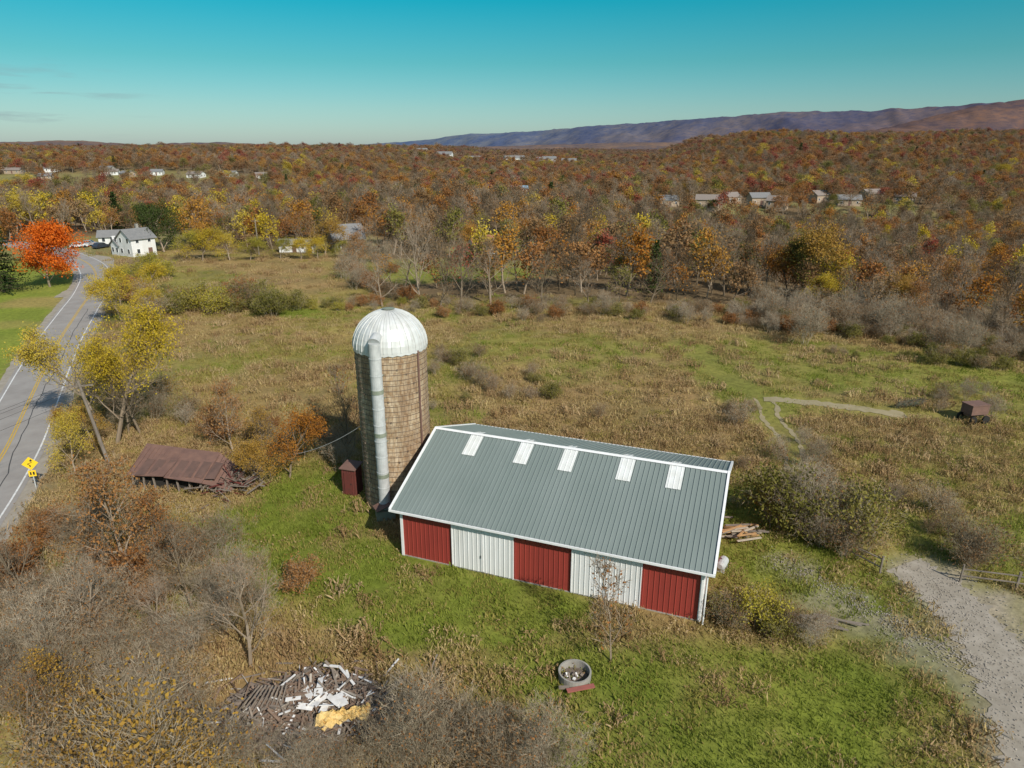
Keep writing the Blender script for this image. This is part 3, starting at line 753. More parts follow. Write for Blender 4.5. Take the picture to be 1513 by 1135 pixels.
mb.obj('roof_trim', [TRM], barn)
mb = MB()
for t in (.145, .340, .502, .702, .865):
    xc = t*(BL)
    o_ = Vector((xc-.46, RY-1.85, RH+.08-1.85*sl))+n1*.05
    ribbed(mb, tuple(o_), (1, 0, 0), tuple(u1), .92, lambda s: 1.83, tuple(n1), 0, rh=.02)
    o_ = Vector((xc-.46, RY+.14, RH+.08-.14*sl2))+n2*.05
    ribbed(mb, tuple(o_), (1, 0, 0), tuple(u2), .62, lambda s: 1.0, tuple(n2), 0, rh=.02)
mb.obj('skylight_panels', [SKY_], barn)
mb = MB(); mb.box((BL/2, BW/2, .0), (BL+.1, BW+.1, .12), 0); mb.obj('foundation', [CONC], barn)

# ---------------------------------------------------------------- silo
silo = empty('farm_silo', (-8.5, 46, 0)); SR_ = 2.48; SH = 12.1
me = bpy.data.meshes.new('stave_wall'); n = 72; vs = []; fs = []
for k in range(2):
    for i in range(n+1):
        a = 2*math.pi*i/n; vs.append((SR_*math.cos(a), SR_*math.sin(a), -.1 if k == 0 else SH))
for i in range(n): fs.append((i, i+1, n+1+i+1, n+1+i))
me.from_pydata(vs, [], fs); ul = me.uv_layers.new(name='UVMap')
for p in me.polygons:
    for li, vi in zip(p.loop_indices, p.vertices):
        ul.data[li].uv = ((vi % (n+1))/n*2*math.pi*SR_, vs[vi][2])
me.polygons.foreach_set('use_smooth', [True]*n)
m, nt, o = newmat('concrete_staves_rust_stained')
b = nt.nodes.new('ShaderNodeBsdfPrincipled'); b.inputs['Roughness'].default_value = .9; nt.links.new(b.outputs[0], o.inputs[0])
u = nt.nodes.new('ShaderNodeUVMap'); br_ = nt.nodes.new('ShaderNodeTexBrick'); nt.links.new(u.outputs[0], br_.inputs['Vector'])
br_.inputs['Scale'].default_value = 1; br_.inputs['Brick Width'].default_value = .26; br_.inputs['Row Height'].default_value = .76
br_.inputs['Mortar Size'].default_value = .014; br_.inputs['Mortar Smooth'].default_value = .3; br_.inputs['Bias'].default_value = 0
br_.inputs['Color1'].default_value = (.42, .335, .235, 1); br_.inputs['Color2'].default_value = (.31, .24, .165, 1); br_.inputs['Mortar'].default_value = (.17, .125, .085, 1)
c = mul(nt, br_.outputs[0], ramp(nt, [(.3, (.62, .48, .38)), (.5, (1, .97, .92)), (.7, (1.3, 1.3, 1.3))], nz(nt, .8, 6, stretch=(1.6, 1.6, .22))))
c = mul(nt, c, ramp(nt, [(.35, (.8, .68, .55)), (.6, (1.08, 1.08, 1.08))], nz(nt, 5, 4, stretch=(1, 1, .5))))
nt.links.new(c, b.inputs['Base Color']); me.materials.append(m)
so = bpy.data.objects.new('stave_wall', me); COL.objects.link(so); so.parent = silo
HOOP = M('rusty_hoop', (.10, .065, .045), (.20, .15, .11), 1.5, .8, .1)
DOME = M('dome_white_metal', (.66, .67, .66), (.54, .54, .51), 1.5, .45, .15)
GALV = M('galvanised_steel', (.56, .57, .56), (.42, .43, .42), 2.5, .5, .1)
GRN = M('weathered_green_metal', (.16, .20, .14), (.26, .27, .21), 3, .6)
RUS = M('rusty_metal', (.135, .075, .06), (.20, .11, .08), 1.6, .8, bump=.3)
mb = MB()
z = .3
while z < SH-.1:
    for i in range(48):
        a0 = 2*math.pi*i/48; a1 = 2*math.pi*(i+1)/48; r = SR_+.012
        mb.tube((r*math.cos(a0), r*math.sin(a0), z), (r*math.cos(a1), r*math.sin(a1), z), .022, .022, 4, 0)
    for k in range(2):
        a = rnd.uniform(0, 6.28); mb.box((2.5*math.cos(a), 2.5*math.sin(a), z), (.10, .10, .10), 0)
    z += .378
mb.obj('hoops', [HOOP], silo)
mb = MB(); ns = 28; nl = 9; DH = 2.45; r0 = SR_+.07
def dp(a, t, off=0):
    r = (r0+off)*math.cos(t); return (r*math.cos(a), r*math.sin(a), SH-.05+(DH+off)*math.sin(t))
for i in range(ns):
    a0 = 2*math.pi*i/ns; a1 = 2*math.pi*(i+1)/ns
    for j in range(nl):
        t0 = 1.47*j/nl; t1 = 1.47*(j+1)/nl
        am = (a0+a1)/2
        mb.add([dp(a0, t0, .0), dp(am, t0, .03), dp(am, t1, .03), dp(a0, t1, .0)], [(0, 1, 2, 3)], 0)
        mb.add([dp(am, t0, .03), dp(a1, t0, .0), dp(a1, t1, .0), dp(am, t1, .03)], [(0, 1, 2, 3)], 0)
        mb.beam(dp(a0, t0, .02), dp(a0, t1, .02), .05, .07, 0)
    x0, y0 = r0*math.cos(a0), r0*math.sin(a0); x1, y1 = r0*math.cos(a1), r0*math.sin(a1)
    xm, ym = (r0+.02)*math.cos(am), (r0+.02)*math.sin(am)
    mb.add([(x0, y0, SH-.05), (x0, y0, SH-.30), (xm, ym, SH-.22), (xm, ym, SH-.05)], [(0, 1, 2, 3)], 0)
    mb.add([(xm, ym, SH-.05), (xm, ym, SH-.22), (x1, y1, SH-.30), (x1, y1, SH-.05)], [(0, 1, 2, 3)], 0)
mb.obj('dome_roof', [DOME], silo)
mb = MB(); mb.tube((0, 0, SH+DH-.12), (0, 0, SH+DH+.02), .42, .30, 16, 0, True); mb.tube((0, 0, SH+DH+.02), (0, 0, SH+DH+.08), .46, .1, 16, 0, True)
mb.obj('dome_cap', [GRN], silo)
mb = MB(); ca_ = math.radians(-100.5); cx, cy = 2.92*math.cos(ca_), 2.92*math.sin(ca_)
mb.tube((cx, cy, .5), (cx, cy, 12.9), .40, .40, 20, 0, True)
for z in np.arange(1.2, 12.9, 1.18): mb.tube((cx, cy, z), (cx, cy, z+.07), .425, .425, 20, 0, True)
mb.tube((cx, cy, 12.9), (cx*.8, cy*.8, 13.25), .41, .33, 20, 0, True)
for z in (3.2, 6.3, 9.4): mb.tube((cx, cy, z), (cx, cy, z+.28), .43, .43, 20, 1, True)
for z in np.arange(1, 12, 1.6):
    mb.beam((cx-.38, cy+.1, z), (cx*.84-.38, cy*.84, z), .05, .05, 1); mb.beam((cx+.38, cy+.1, z), (cx*.84+.38, cy*.84, z), .05, .05, 1)
mb.obj('unloading_chute', [GALV, GRN], silo, smooth=False)
mb = MB(); mb.beam((cx-.6, cy-.7, 1.0), (cx+.3, cy-.2, 1.3), 1.0, .05, 0); mb.box((cx, cy-.15, .45), (1.3, 1.1, .7), 1, Matrix.Rotation(.3, 3, 'Z'))
mb.tube((2.55*math.cos(-.6), 2.55*math.sin(-.6), .4), (2.55*math.cos(-.6), 2.55*math.sin(-.6), 12), .07, .07, 6, 0)
mb.obj('chute_hopper', [RUS, GRN], silo)
e = empty('red_utility_shed', (*gp(522, 727), 0), -.3); mb = MB()
for o_, ux, nr in (((-.55, -.55, 0), (1, 0, 0), (0, -1, 0)), ((.55, -.55, 0), (0, 1, 0), (1, 0, 0)), ((-.55, .55, 0), (0, -1, 0), (-1, 0, 0)), ((.55, .55, 0), (-1, 0, 0), (0, 1, 0))):
    ribbed(mb, o_, ux, (0, 0, 1), 1.1, lambda s: 2.2, nr, 0, .2)
DRP = M('dark_red_paint', (.15, .03, .022), (.10, .028, .02), 3)
mb.obj('walls', [DRP], e)
mb = MB(); mb.box((0, 0, 2.26), (1.35, 1.35, .06), 0, Matrix.Rotation(.12, 3, 'X')); mb.obj('roof', [RUS], e)
mb = MB(); mb.box((0, -.60, 1.0), (.65, .04, 1.8), 0); mb.box((.25, -.63, 1.0), (.05, .04, .12), 1); mb.obj('door', [DRP, DARK], e)

mb = MB()
def wire(p0, p1, sag, r=.018, n=14, mi=0):
    p0 = Vector(p0); p1 = Vector(p1); pr = p0
    for i in range(1, n+1):
        t = i/n; p = p0.lerp(p1, t); p.z -= sag*4*t*(1-t); mb.tube(pr, p, r, r, 4, mi); pr = p
x, y = gp(418, 700); wire((x, y, 1.6), (-10.8, 45.2, 6.2), .5, .022)
mb.obj('service_cable', [M('cable', (.45, .45, .43), None, 3)])
WOODG = M('weathered_wood', (.26, .215, .17), (.15, .12, .095), 3, .9, stretch=(1, 1, .3))
mb = MB(); px, py = gp(163, 690); e = empty('utility_pole', (px, py, 0))
mb.tube((0, 0, -.2), (-1.0, -.2, 7.6), .15, .11, 10, 0, True); mb.beam((-1.9, -.3, 7.1), (0.0, .0, 7.2), .1, .12, 0)
for k in (-1.8, -1.2, -.1): mb.tube((k, -.2, 7.2), (k, -.2, 7.36), .04, .03, 6, 0, True)
mb.obj('pole', [WOODG], e)
mb = MB()
for k, dz in ((-1.8, 7.36), (-1.2, 7.36), (-.1, 7.4), (-.9, 6.3)):
    wire((k, -.2, dz), (-22+k, -58, dz+.5), 1.2, .010); wire((k, -.2, dz), (-38+k, 76, dz+.5), 1.2, .010)
mb.obj('power_lines', [DARK], e)
mb = MB(); x, y = gp(383, 378); mb.tube((0, 0, 0), (0, 0, 9), .18, .12, 8, 0, True); mb.box((0, 0, 8.3), (1.8, .12, .12), 0); mb.obj('utility_pole', [WOODG], loc=(x, y, 0))
x, y = gp(54, 724); e = empty('curve_warning_sign', (x, y, 0), .35)
YS = M('sign_yellow', (.88, .58, .02), (.82, .52, .02), 2, .5); mb = MB()
mb.tube((0, .05, -.1), (0, .05, 2.6), .045, .045, 8, 0, True); mb.obj('post', [GALV], e)
mb = MB(); mb.box((0, 0, 2.25), (.78, .02, .78), 0, Matrix.Rotation(math.pi/4, 3, 'Y')); mb.box((0, 0, 1.42), (.5, .02, .5), 0); mb.obj('sign_plates', [YS], e)
mb = MB()
for s_ in ((-.02, 1.97, -.02, 2.12), (-.02, 2.12, -.17, 2.25), (-.17, 2.25, .13, 2.34), (.13, 2.34, .08, 2.46)):
    mb.beam((s_[0], -.018, s_[1]), (s_[2], -.018, s_[3]), .08, .01, 0)
mb.add([(-.02, -.02, 2.44), (.2, -.02, 2.44), (.1, -.02, 2.62)], [(0, 1, 2)], 0)
mb.box((-.1, -.016, 1.42), (.1, .008, .25), 0); mb.box((.1, -.016, 1.42), (.12, .008, .25), 0)
mb.obj('sign_symbols', [DARK], e)

# ---------------------------------------------------------------- collapsed shed
x, y = SHED; e = empty('collapsed_shed', (x, y, 0), -.05); mb = MB()
def slab(mb, p, mi=0, t=.05):
    vs = [Vector(q) for q in p]; lo = [v-Vector((0, 0, t)) for v in vs]; n = len(vs)
    mb.add(vs+lo, [tuple(range(n)), tuple(range(2*n-1, n-1, -1))]+[(i, (i+1) % n, n+(i+1) % n, n+i)[::-1] for i in range(n)], mi)
slab(mb, [(-4.2, -1.5, 1.4), (-1.2, -1.7, 1.5), (-.9, 1.6, 2.3), (-4.4, 2.0, 2.5)]); slab(mb, [(-1.2, -1.7, 1.40), (1.8, -1.9, 1.1), (1.9, 1.3, 2.15), (-.95, 1.6, 2.3)])
slab(mb, [(1.7, -1.8, 1.05), (3.9, -1.6, .4), (3.2, .9, 1.3), (1.9, 1.3, 2.1)])
for i in range(22):
    xx = -4.2+i*.36; mb.beam((xx, -1.55, 1.47-.02*max(0, i-8)), (xx, 1.6, 2.40-.015*i), .03, .03, 0)
for k in range(7):
    xx = -3.5+k*.9; slab(mb, [(xx, -1.62+.1*k % .3, 1.50-.03*k), (xx+.7, -1.5, 1.5-.04*k), (xx+.75, .1, 2.0-.03*k), (xx+.1, .2, 2.03-.03*k)], 1, .02)
mb.obj('rusty_roof', [RUS, M('rusty_sheet_dark', (.09, .055, .045), (.15, .085, .065), 1.2, .8)], e)
mb = MB()
for i in range(9): mb.beam((-4+i*.9, -1.3, 0), (-4+i*.9+rnd.gauss(0, .1), -1.3, 1.3-.08*max(0, i-4)), .12, .1, 0)
for i in range(130):
    a = Vector((rnd.gauss(3.4, 1.0), rnd.gauss(-.6, .9), rnd.uniform(.05, .8))); d = Vector((rnd.gauss(0, 1), rnd.gauss(0, 1), rnd.uniform(0, .7))).normalized()*rnd.uniform(.4, 1.6)
    mb.beam(a, a+d, rnd.uniform(.06, .2), .03, rnd.choice((0, 0, 0, 1, 2)))
for i in range(7): mb.beam((1.8+i*.32, -1.9, .5), (1.7+i*.30, 1.2, 1.75-.13*i), .06, .12, 0)
mb.obj('broken_boards', [WOODG, RUS, DRP], e)
mb = MB(); mb.box((-1.0, .6, .65), (6.2, 3, 1.2), 0); mb.obj('painted_shade_block', [DARK], e)  # solid near-black block standing in for the shade under the roof

# ---------------------------------------------------------------- rubble pile
x, y = DEB; e = empty('demolition_debris_pile', (x, y, 0)); mb = MB()
WHP = M('white_board', (.75, .74, .71), (.55, .53, .5), 3); TARP = M('yellow_insulation', (.60, .38, .10), (.72, .54, .24), 4, .8, bump=.8)
ASH = M('ashy_soil', (.20, .16, .13), (.12, .09, .07), 2, .95, bump=1)
G = 22; vs = []; fs = []
for j in range(G+1):
    for i in range(G+1):
        px, py = -4.2+8.4*i/G, -2.6+5.2*j/G; r = math.sqrt((px/4.2)**2+(py/2.6)**2)
        vs.append((px, py, max(-.1, .75*(1-r)+.18*rnd.gauss(0, 1)*(r < .95))))
for j in range(G):
    for i in range(G): a = j*(G+1)+i; fs.append((a, a+1, a+G+2, a+G+1))
mb.add(vs, fs, 0); mb.obj('mound', [ASH], e)
mb = MB()
for i in range(760):
    a = Vector((rnd.gauss(0, 1.9), rnd.gauss(0, 1.2), 0)); r = math.sqrt((a.x/4.2)**2+(a.y/2.6)**2)
    a.z = max(.05, .75*(1-r)+.1)+rnd.uniform(0, .25)
    d = Vector((rnd.gauss(0, 1), rnd.gauss(0, .8), rnd.gauss(.05, .3))).normalized()*rnd.uniform(.2, 1.4)
    mb.beam(a-d/2, a+d/2, rnd.uniform(.03, .12), rnd.uniform(.02, .05), rnd.choice((0, 0, 0, 1, 1, 1, 2, 0, 0, 1, 1, 1, 3)))
for i in range(9): mb.beam((-3.4+i*.28, -1.2, .2), (-2.2+i*.16, .2, 1.3), .06, .04, 0)
mb.obj('planks', [WOODG, M('brown_board', (.15, .095, .065), (.24, .165, .115), 3), M('pale_board', (.40, .35, .29), (.30, .26, .21), 3), WHP], e)
mb = MB()
for i in range(12):
    a = Vector((rnd.gauss(.7, .5), rnd.gauss(-.2, .5), 1.0+rnd.uniform(0, .1))); Rm = Matrix.Rotation(rnd.uniform(0, 3), 3, 'Z') @ Matrix.Rotation(rnd.gauss(0, .35), 3, 'X')
    mb.box(a, (rnd.uniform(.3, .9), rnd.uniform(.2, .5), .03), 0, Rm)
mb.beam((1.0, 2.2, .6), (2.0, 1.0, .6), .12, .06, 0); mb.beam((.2, 2.3, .6), (1.0, 2.2, .6), .12, .06, 0)
mb.obj('white_panels', [WHP], e)
mb = MB(); G = 16; vs = []; fs = []
for j in range(G+1):
    for i in range(G+1):
        t = i/G; s_ = j/G-.5; vs.append((.9+2.2*t, -1.45+.75*t+.65*s_*(1-.3*t)*(1+.5*math.sin(9*t))+.08*rnd.gauss(0, 1), .75+.35*math.cos(s_*3)+.09*rnd.gauss(0, 1)-.2*t))
for j in range(G):
    for i in range(G): a = j*(G+1)+i; fs.append((a, a+1, a+G+2, a+G+1))
mb.add(vs, fs, 0); mb.obj('yellow_tarp', [TARP], e)

x, y = gp(849, 1003); e = empty('concrete_trough_ring', (x, y, 0)); mb = MB(); n = 32
pr = [(.80, -.1), (.82, .50), (.74, .50), (.72, .05)]
vs = []; fs = []
for i in range(n):
    a = 2*math.pi*i/n
    for r, z in pr: vs.append((r*math.cos(a), r*math.sin(a), z))
for i in range(n):
    for k in range(3): a = i*4+k; b2 = ((i+1) % n)*4+k; fs.append((a, b2, b2+1, a+1))
mb.add(vs, fs, 0); mb.obj('ring', [CONC], e)
mb = MB(); mb.tube((0, 0, .02), (0, 0, .12), .7, .66, 24, 0, True); mb.obj('soil', [ASH], e)
mb = MB()
for i in range(10): mb.box((rnd.gauss(0, .22), rnd.gauss(0, .22), .25), (rnd.uniform(.15, .4), rnd.uniform(.08, .15), .05), rnd.choice((0, 1, 1)), Matrix.Rotation(rnd.uniform(0, 3), 3, (rnd.random()*.5, 0, 1)))
mb.box((.2, -.95, .30), (1.4, .25, .06), 2, Matrix.Rotation(.25, 3, 'Z')); mb.box((-.6, -.85, .25), (.5, .15, .1), 1)
mb.obj('scrap', [WHP, WOODG, M('faded_red_board', (.34, .10, .08), (.26, .09, .07), 3)], e)

x, y = gp(1092, 793); e = empty('lumber_pile', (x, y, 0)); mb = MB()
LUM = M('fresh_lumber', (.50, .28, .11), (.36, .22, .11), 3)
for i in range(46):
    a = Vector((rnd.gauss(0, .5), rnd.gauss(0, .5), .1+rnd.uniform(0, .6))); d = Vector((rnd.gauss(1, .25), rnd.gauss(.2, .3), rnd.gauss(0, .06))).normalized()*rnd.uniform(.3, .9)
    mb.beam(a-d, a+d, .14, .06, rnd.choice((0, 0, 1, 1, 2)))
mb.obj('boards', [LUM, WOODG, M('pale_board2', (.5, .42, .32), None, 3)], e)
x, y = gp(1066, 842); mb = MB(); mb.tube((-.4, 0, .5), (.4, 0, .5), .3, .3, 14, 0, True); mb.tube((.4, 0, .5), (.5, 0, .5), .3, .16, 14, 0, True); mb.tube((-.5, 0, .5), (-.4, 0, .5), .16, .3, 14, 0, True)
for k in (-.3, .3): mb.box((k, 0, .12), (.08, .5, .25), 0)
mb.tube((0, 0, .8), (0, 0, .9), .1, .1, 8, 0, True); mb.obj('fuel_tank', [GALV], loc=(x, y, 0), rz=1.0)
x, y = gp(1225, 925); mb = MB()
for i in range(10):
    a = Vector((rnd.gauss(0, .7), rnd.gauss(0, .4), .12+rnd.random()*.1)); d = Vector((1, rnd.gauss(-.5, .3), rnd.gauss(0, .04))).normalized()*rnd.uniform(.6, 1.2); mb.beam(a-d, a+d, .12, .05, 0)
mb.obj('weathered_plank_heap', [WOODG], loc=(x, y, 0))

def fence(pts, nm):
    mb = MB(); W = [Vector((*gp(*p), 0)) for p in pts]
    for i in range(len(W)-1):
        L = (W[i+1]-W[i]).length; k = max(1, int(L/1.9))
        for j in range(k+1):
            p = W[i].lerp(W[i+1], j/k); p.z = tz(p.x, p.y); mb.tube(p-Vector((0, 0, .2)), p+Vector((rnd.gauss(0, .05), 0, 1.25)), .07, .06, 6, 0, True)
        for h in (.5, .95):
            a = W[i].copy(); b2 = W[i+1].copy(); a.z = tz(a.x, a.y)+h; b2.z = tz(b2.x, b2.y)+h+rnd.gauss(0, .05); mb.beam(a, b2, .1, .04, 0)
    mb.obj(nm, [WOODG])
fence([(1418, 858), (1500, 872), (1590, 890)], 'wooden_fence'); fence([(1248, 820), (1300, 845)], 'wooden_fence')
x, y = gp(1437, 620); e = empty('rusty_grain_wagon', (x, y, tz(x, y)), .2); mb = MB()
mb.box((0, 0, 1.35), (1.9, 1.3, .9), 0); mb.box((0, 0, 1.84), (2.02, 1.42, .08), 0)
for sx in (-.7, .7):
    for sy in (-.75, .75): mb.tube((sx, sy-.08, .4), (sx, sy+.08, .4), .4, .4, 14, 1, True)
mb.beam((.9, 0, .6), (2.2, 0, .4), .08, .08, 0); mb.box((0, 0, .75), (1.7, .7, .15), 0); mb.obj('body_and_wheels', [RUS, DARK], e)
x, y = gp(1345, 604); e = empty('hay_rake', (x, y, tz(x, y)), .2); mb = MB()
mb.beam((-1.5, 0, .8), (1.5, .3, .8), .1, .1, 0)
for k in range(5):
    cx2 = -1.3+k*.65
    for a in range(12):
        q = a*math.pi/6; mb.beam((cx2, 0, .6), (cx2+.55*math.cos(q), .1, .6+.55*math.sin(q)), .05, .05, 0)
mb.obj('rake_wheels', [M('old_green_paint', (.04, .07, .05), (.12, .07, .04), 3)], e)

# ---------------------------------------------------------------- houses
WIN = M('window_glass', (.03, .035, .04), (.06, .07, .08), 2, .15)
SHG = M('shingle_grey', (.22, .215, .21), (.16, .16, .16), 2, .9)
SHB = M('shingle_brown', (.20, .165, .145), (.25, .21, .18), 2, .9)
TAN = M('tan_siding', (.40, .31, .22), (.33, .25, .18), 2, .8)
def house(name, x, y, w, d, h, rh, rz, wall, roof, storeys=1, chim=False, nwin=3, z=None, wing=None):
    e = empty(name, (x, y, tz(x, y)-.1 if z is None else z), rz)
    def blk(ox, oy, w, d, h, rh, tag):
        mb = MB(); a, b = w/2, d/2
        vs = [(-a, -b, -2), (a, -b, -2), (a, b, -2), (-a, b, -2), (-a, -b, h), (a, -b, h), (a, b, h), (-a, b, h), (-a, 0, h+rh), (a, 0, h+rh)]
        vs = [(p[0]+ox, p[1]+oy, p[2]) for p in vs]
        mb.add(vs, [(0, 1, 5, 4), (2, 3, 7, 6), (1, 2, 6, 9, 5), (3, 0, 4, 8, 7)], 0); mb.obj('walls'+tag, [wall], e)
        mb = MB(); o_ = .4; k = rh/b
        for s_ in (-1, 1):
            p = [(ox-a-o_, oy+s_*(b+o_), h-o_*k+.06), (ox+a+o_, oy+s_*(b+o_), h-o_*k+.06), (ox+a+o_, oy, h+rh+.06), (ox-a-o_, oy, h+rh+.06)]
            if s_ > 0: p = p[::-1]
            slab(mb, p, 0, .14)
        if chim and tag == '': mb.box((ox+a*.3, oy+.4, h+rh+.3), (.6, .6, 1.4), 1)
        mb.obj('roof'+tag, [roof, CONC], e)
        mb = MB()
        for st in range(storeys):
            zc = 1.5+2.5*st
            for s_ in (-1, 1):
                for i in range(nwin):
                    if st == 0 and i == nwin//2 and s_ < 0: continue
                    xc = ox-a+w*(i+.5)/nwin
                    mb.box((xc, oy+s_*(b+.01), zc), (.9, .08, 1.2), 1); mb.box((xc, oy+s_*(b+.03), zc), (.7, .08, 1.0), 0)
                for i in range(2):
                    yc = oy-b+d*(i+.5)/2
                    mb.box((ox+s_*(a+.01), yc, zc), (.08, .9, 1.2), 1); mb.box((ox+s_*(a+.03), yc, zc), (.08, .7, 1.0), 0)
        mb.obj('windows'+tag, [WIN, TRM], e)
        if tag == '':
            mb = MB(); mb.box((ox-a+w*(nwin//2+.5)/nwin, oy-b-.03, 1.05), (1.0, .08, 2.1), 0); mb.obj('door', [RUS], e)
    blk(0, 0, w, d, h, rh, '')
    if wing: blk(*wing, '_wing')
    return e
x, y = gp(205, 377); house('white_farmhouse', x, y, 6.0, 6.0, 4.6, 2.0, 1.0, WHI, SHG, 2, True, 2, wing=(-1, 4.6, 4.0, 3.6, 2.8, 1.2))
x, y = gp(512, 368); house('weathered_grey_barn', x, y, 8, 6.5, 3.4, 3.2, .5, WOODG, SHG, 1, False, 3)
x, y = gp(712, 377); house('cream_house', x, y, 5.6, 5.4, 3.0, 2.0, .4, WHI, M('orange_brown_roof', (.36, .16, .08), (.28, .13, .07), 2), 1, True, 3)
house('blue_roof_building', 3, 352, 9, 5, 2.6, 1.2, .1, WHI, M('blue_metal_roof', (.22, .38, .50), None, 2), 1, False, 4, z=3.4)
house('garage', *gp(165, 362), 5, 4, 2.4, 1.4, .3, WHI, SHG, 1, False, 2); house('shed', *gp(430, 372), 5, 3.5, 2.2, 1.0, .1, WHI, SHG, 1, False, 2)
house('shed', *gp(455, 372), 3.5, 3.5, 2.2, 1.0, .1, WHI, SHG, 1, False, 2)
for i, (u, v, w, rz) in enumerate(TOWN):
    x, y = gp(u, v); house('townhouse_block', x, y, w, 6.5, 3.6 if i % 2 else 2.9, 1.9, rz, TAN, SHB if i % 3 else SHG, 1, False, 3, z=rnd.uniform(-.5, .5))
for i, (x, y, w) in enumerate([(-372, 535, 12), (-390, 528, 9), (-350, 545, 10), (-298, 530, 12), (-280, 520, 9), (-262, 528, 8), (-228, 515, 11), (-205, 520, 9), (-330, 505, 8), (-180, 512, 8), (-405, 560, 13), (-310, 548, 9)]):
    house('distant_house', x, y, w, 7, 2.6, 1.6, rnd.uniform(-.4, .4), WHI if i % 4 else TAN, SHG if i % 3 else SHB, 1, False, 3)
for i in range(6): house('distant_house', 40+rnd.gauss(0, 30), 905+rnd.gauss(0, 14), 18, 11, 5, 3, rnd.uniform(-.4, .4), WHI, SHG, 1, False, 3)
for i in range(5): house('distant_house', -150+rnd.gauss(0, 90), 1105+rnd.gauss(0, 14), 24, 14, 7, 4, rnd.uniform(-.4, .4), WHI, SHG, 1, False, 3)
for i in range(6): house('distant_house', -420+rnd.gauss(0, 70), 905+rnd.gauss(0, 14), 16, 11, 5, 3, rnd.uniform(-.4, .4), WHI, SHG, 1, False, 3)
def car(x, y, rz, m):
    e = empty('parked_car', (x, y, tz(x, y)+.04), rz); mb = MB()
    prof = [(-2.2, .35), (-2.2, .8), (-1.7, .92), (-1.2, 1.42), (.4, 1.45), (1.05, .98), (2.1, .82), (2.2, .35)]
    n = len(prof); vs = [(a, -.85, b) for a, b in prof]+[(a, .85, b) for a, b in prof]
    mb.add(vs, [tuple(range(n)), tuple(range(2*n-1, n-1, -1))]+[(i, n+i, n+(i+1) % n, (i+1) % n) for i in range(n)], 0); mb.obj('body', [m], e)
    mb = MB()
    for s_ in (-1, 1): mb.add([(-1.5, s_*.86, .95), (-1.15, s_*.86, 1.35), (.35, s_*.86, 1.38), (.85, s_*.86, .97)], [(0, 1, 2, 3)], 0)
    mb.add([(1.02, -.7, 1.01), (1.02, .7, 1.01), (.46, .7, 1.44), (.46, -.7, 1.44)], [(0, 1, 2, 3)], 0); mb.obj('windows', [WIN], e)
    mb = MB()
    for a in (-1.4, 1.35):
        for s_ in (-.78, .78): mb.tube((a, s_-.1, .33), (a, s_+.1, .33), .33, .33, 14, 0, True)
    mb.obj('wheels', [DARK], e)
car(*gp(118, 366), .4, M('car_paint_white', (.7, .7, .7), None, 1, .3)); car(*gp(133, 364), .3, M('car_paint_silver', (.35, .36, .38), None, 1, .3)); car(*gp(150, 367), 1.2, M('car_paint_dark', (.04, .05, .07), None, 1, .3))

# ---------------------------------------------------------------- mountain ridges
def ridge(name, ctl, wid, seed, cnear, cfar, na=420):
    us = np.linspace(ctl[0][0], ctl[-1][0], na)
    vv = np.interp(us, [c[0] for c in ctl], [c[1] for c in ctl]); dd = np.interp(us, [c[0] for c in ctl], [c[2] for c in ctl])
    vv = vv+(fbm(us/40, us*0, seed+50, 4)-.5)*5*np.clip((217-vv)/20, 0, 1)
    yy = (567.5-vv)/1009; el = (CP*yy-SP)/(CP+SP*yy); ax = (us-756.5)/1009/(CP+SP*yy)
    nc = 34; vs = []
    for i in range(na):
        y0 = dd[i]; hz = CAMZ+el[i]*y0
        for j in range(nc):
            s = -1+1.6*j/(nc-1)
            y = y0+s*wid; x = ax[i]*y0*(1+s*wid/y0*.6)
            sp = fbm(np.array([x/420]), np.array([y/900]), seed, 4)[0]-.5
            pz = hz*(1-abs(s)**1.25*(1 if s < 0 else 1.2))
            z = pz+sp*hz*.6*(min(1, abs(s)*3))+(vn(np.array([x/45]), np.array([y/45]), seed+3)[0]-.5)*12
            vs.append((x, y, max(-20, z)))
    idx = np.arange(na*nc).reshape(na, nc); F = np.stack([idx[:-1, :-1], idx[1:, :-1], idx[1:, 1:], idx[:-1, 1:]], -1).reshape(-1, 4)
    me = bpy.data.meshes.new(name); me.from_pydata(vs, [], F.tolist()); me.polygons.foreach_set('use_smooth', [True]*len(F))
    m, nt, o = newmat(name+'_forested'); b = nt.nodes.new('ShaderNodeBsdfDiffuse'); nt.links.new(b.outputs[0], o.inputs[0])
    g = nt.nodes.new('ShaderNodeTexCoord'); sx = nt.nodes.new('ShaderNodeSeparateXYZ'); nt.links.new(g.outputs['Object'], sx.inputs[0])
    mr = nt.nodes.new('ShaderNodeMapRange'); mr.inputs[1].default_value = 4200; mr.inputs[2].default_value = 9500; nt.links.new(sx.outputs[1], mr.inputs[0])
    mx = nt.nodes.new('ShaderNodeMix'); mx.data_type = 'RGBA'; nt.links.new(mr.outputs[0], mx.inputs[0]); mx.inputs[6].default_value = (*cnear, 1); mx.inputs[7].default_value = (*cfar, 1)  # far tone has atmospheric haze painted in, blended by distance
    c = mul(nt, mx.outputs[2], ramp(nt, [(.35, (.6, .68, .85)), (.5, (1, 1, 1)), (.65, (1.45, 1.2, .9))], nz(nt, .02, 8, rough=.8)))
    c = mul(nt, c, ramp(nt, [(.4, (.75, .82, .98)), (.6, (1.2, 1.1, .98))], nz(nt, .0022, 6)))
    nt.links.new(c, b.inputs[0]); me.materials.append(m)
    ob = bpy.data.objects.new(name, me); COL.objects.link(ob); return ob
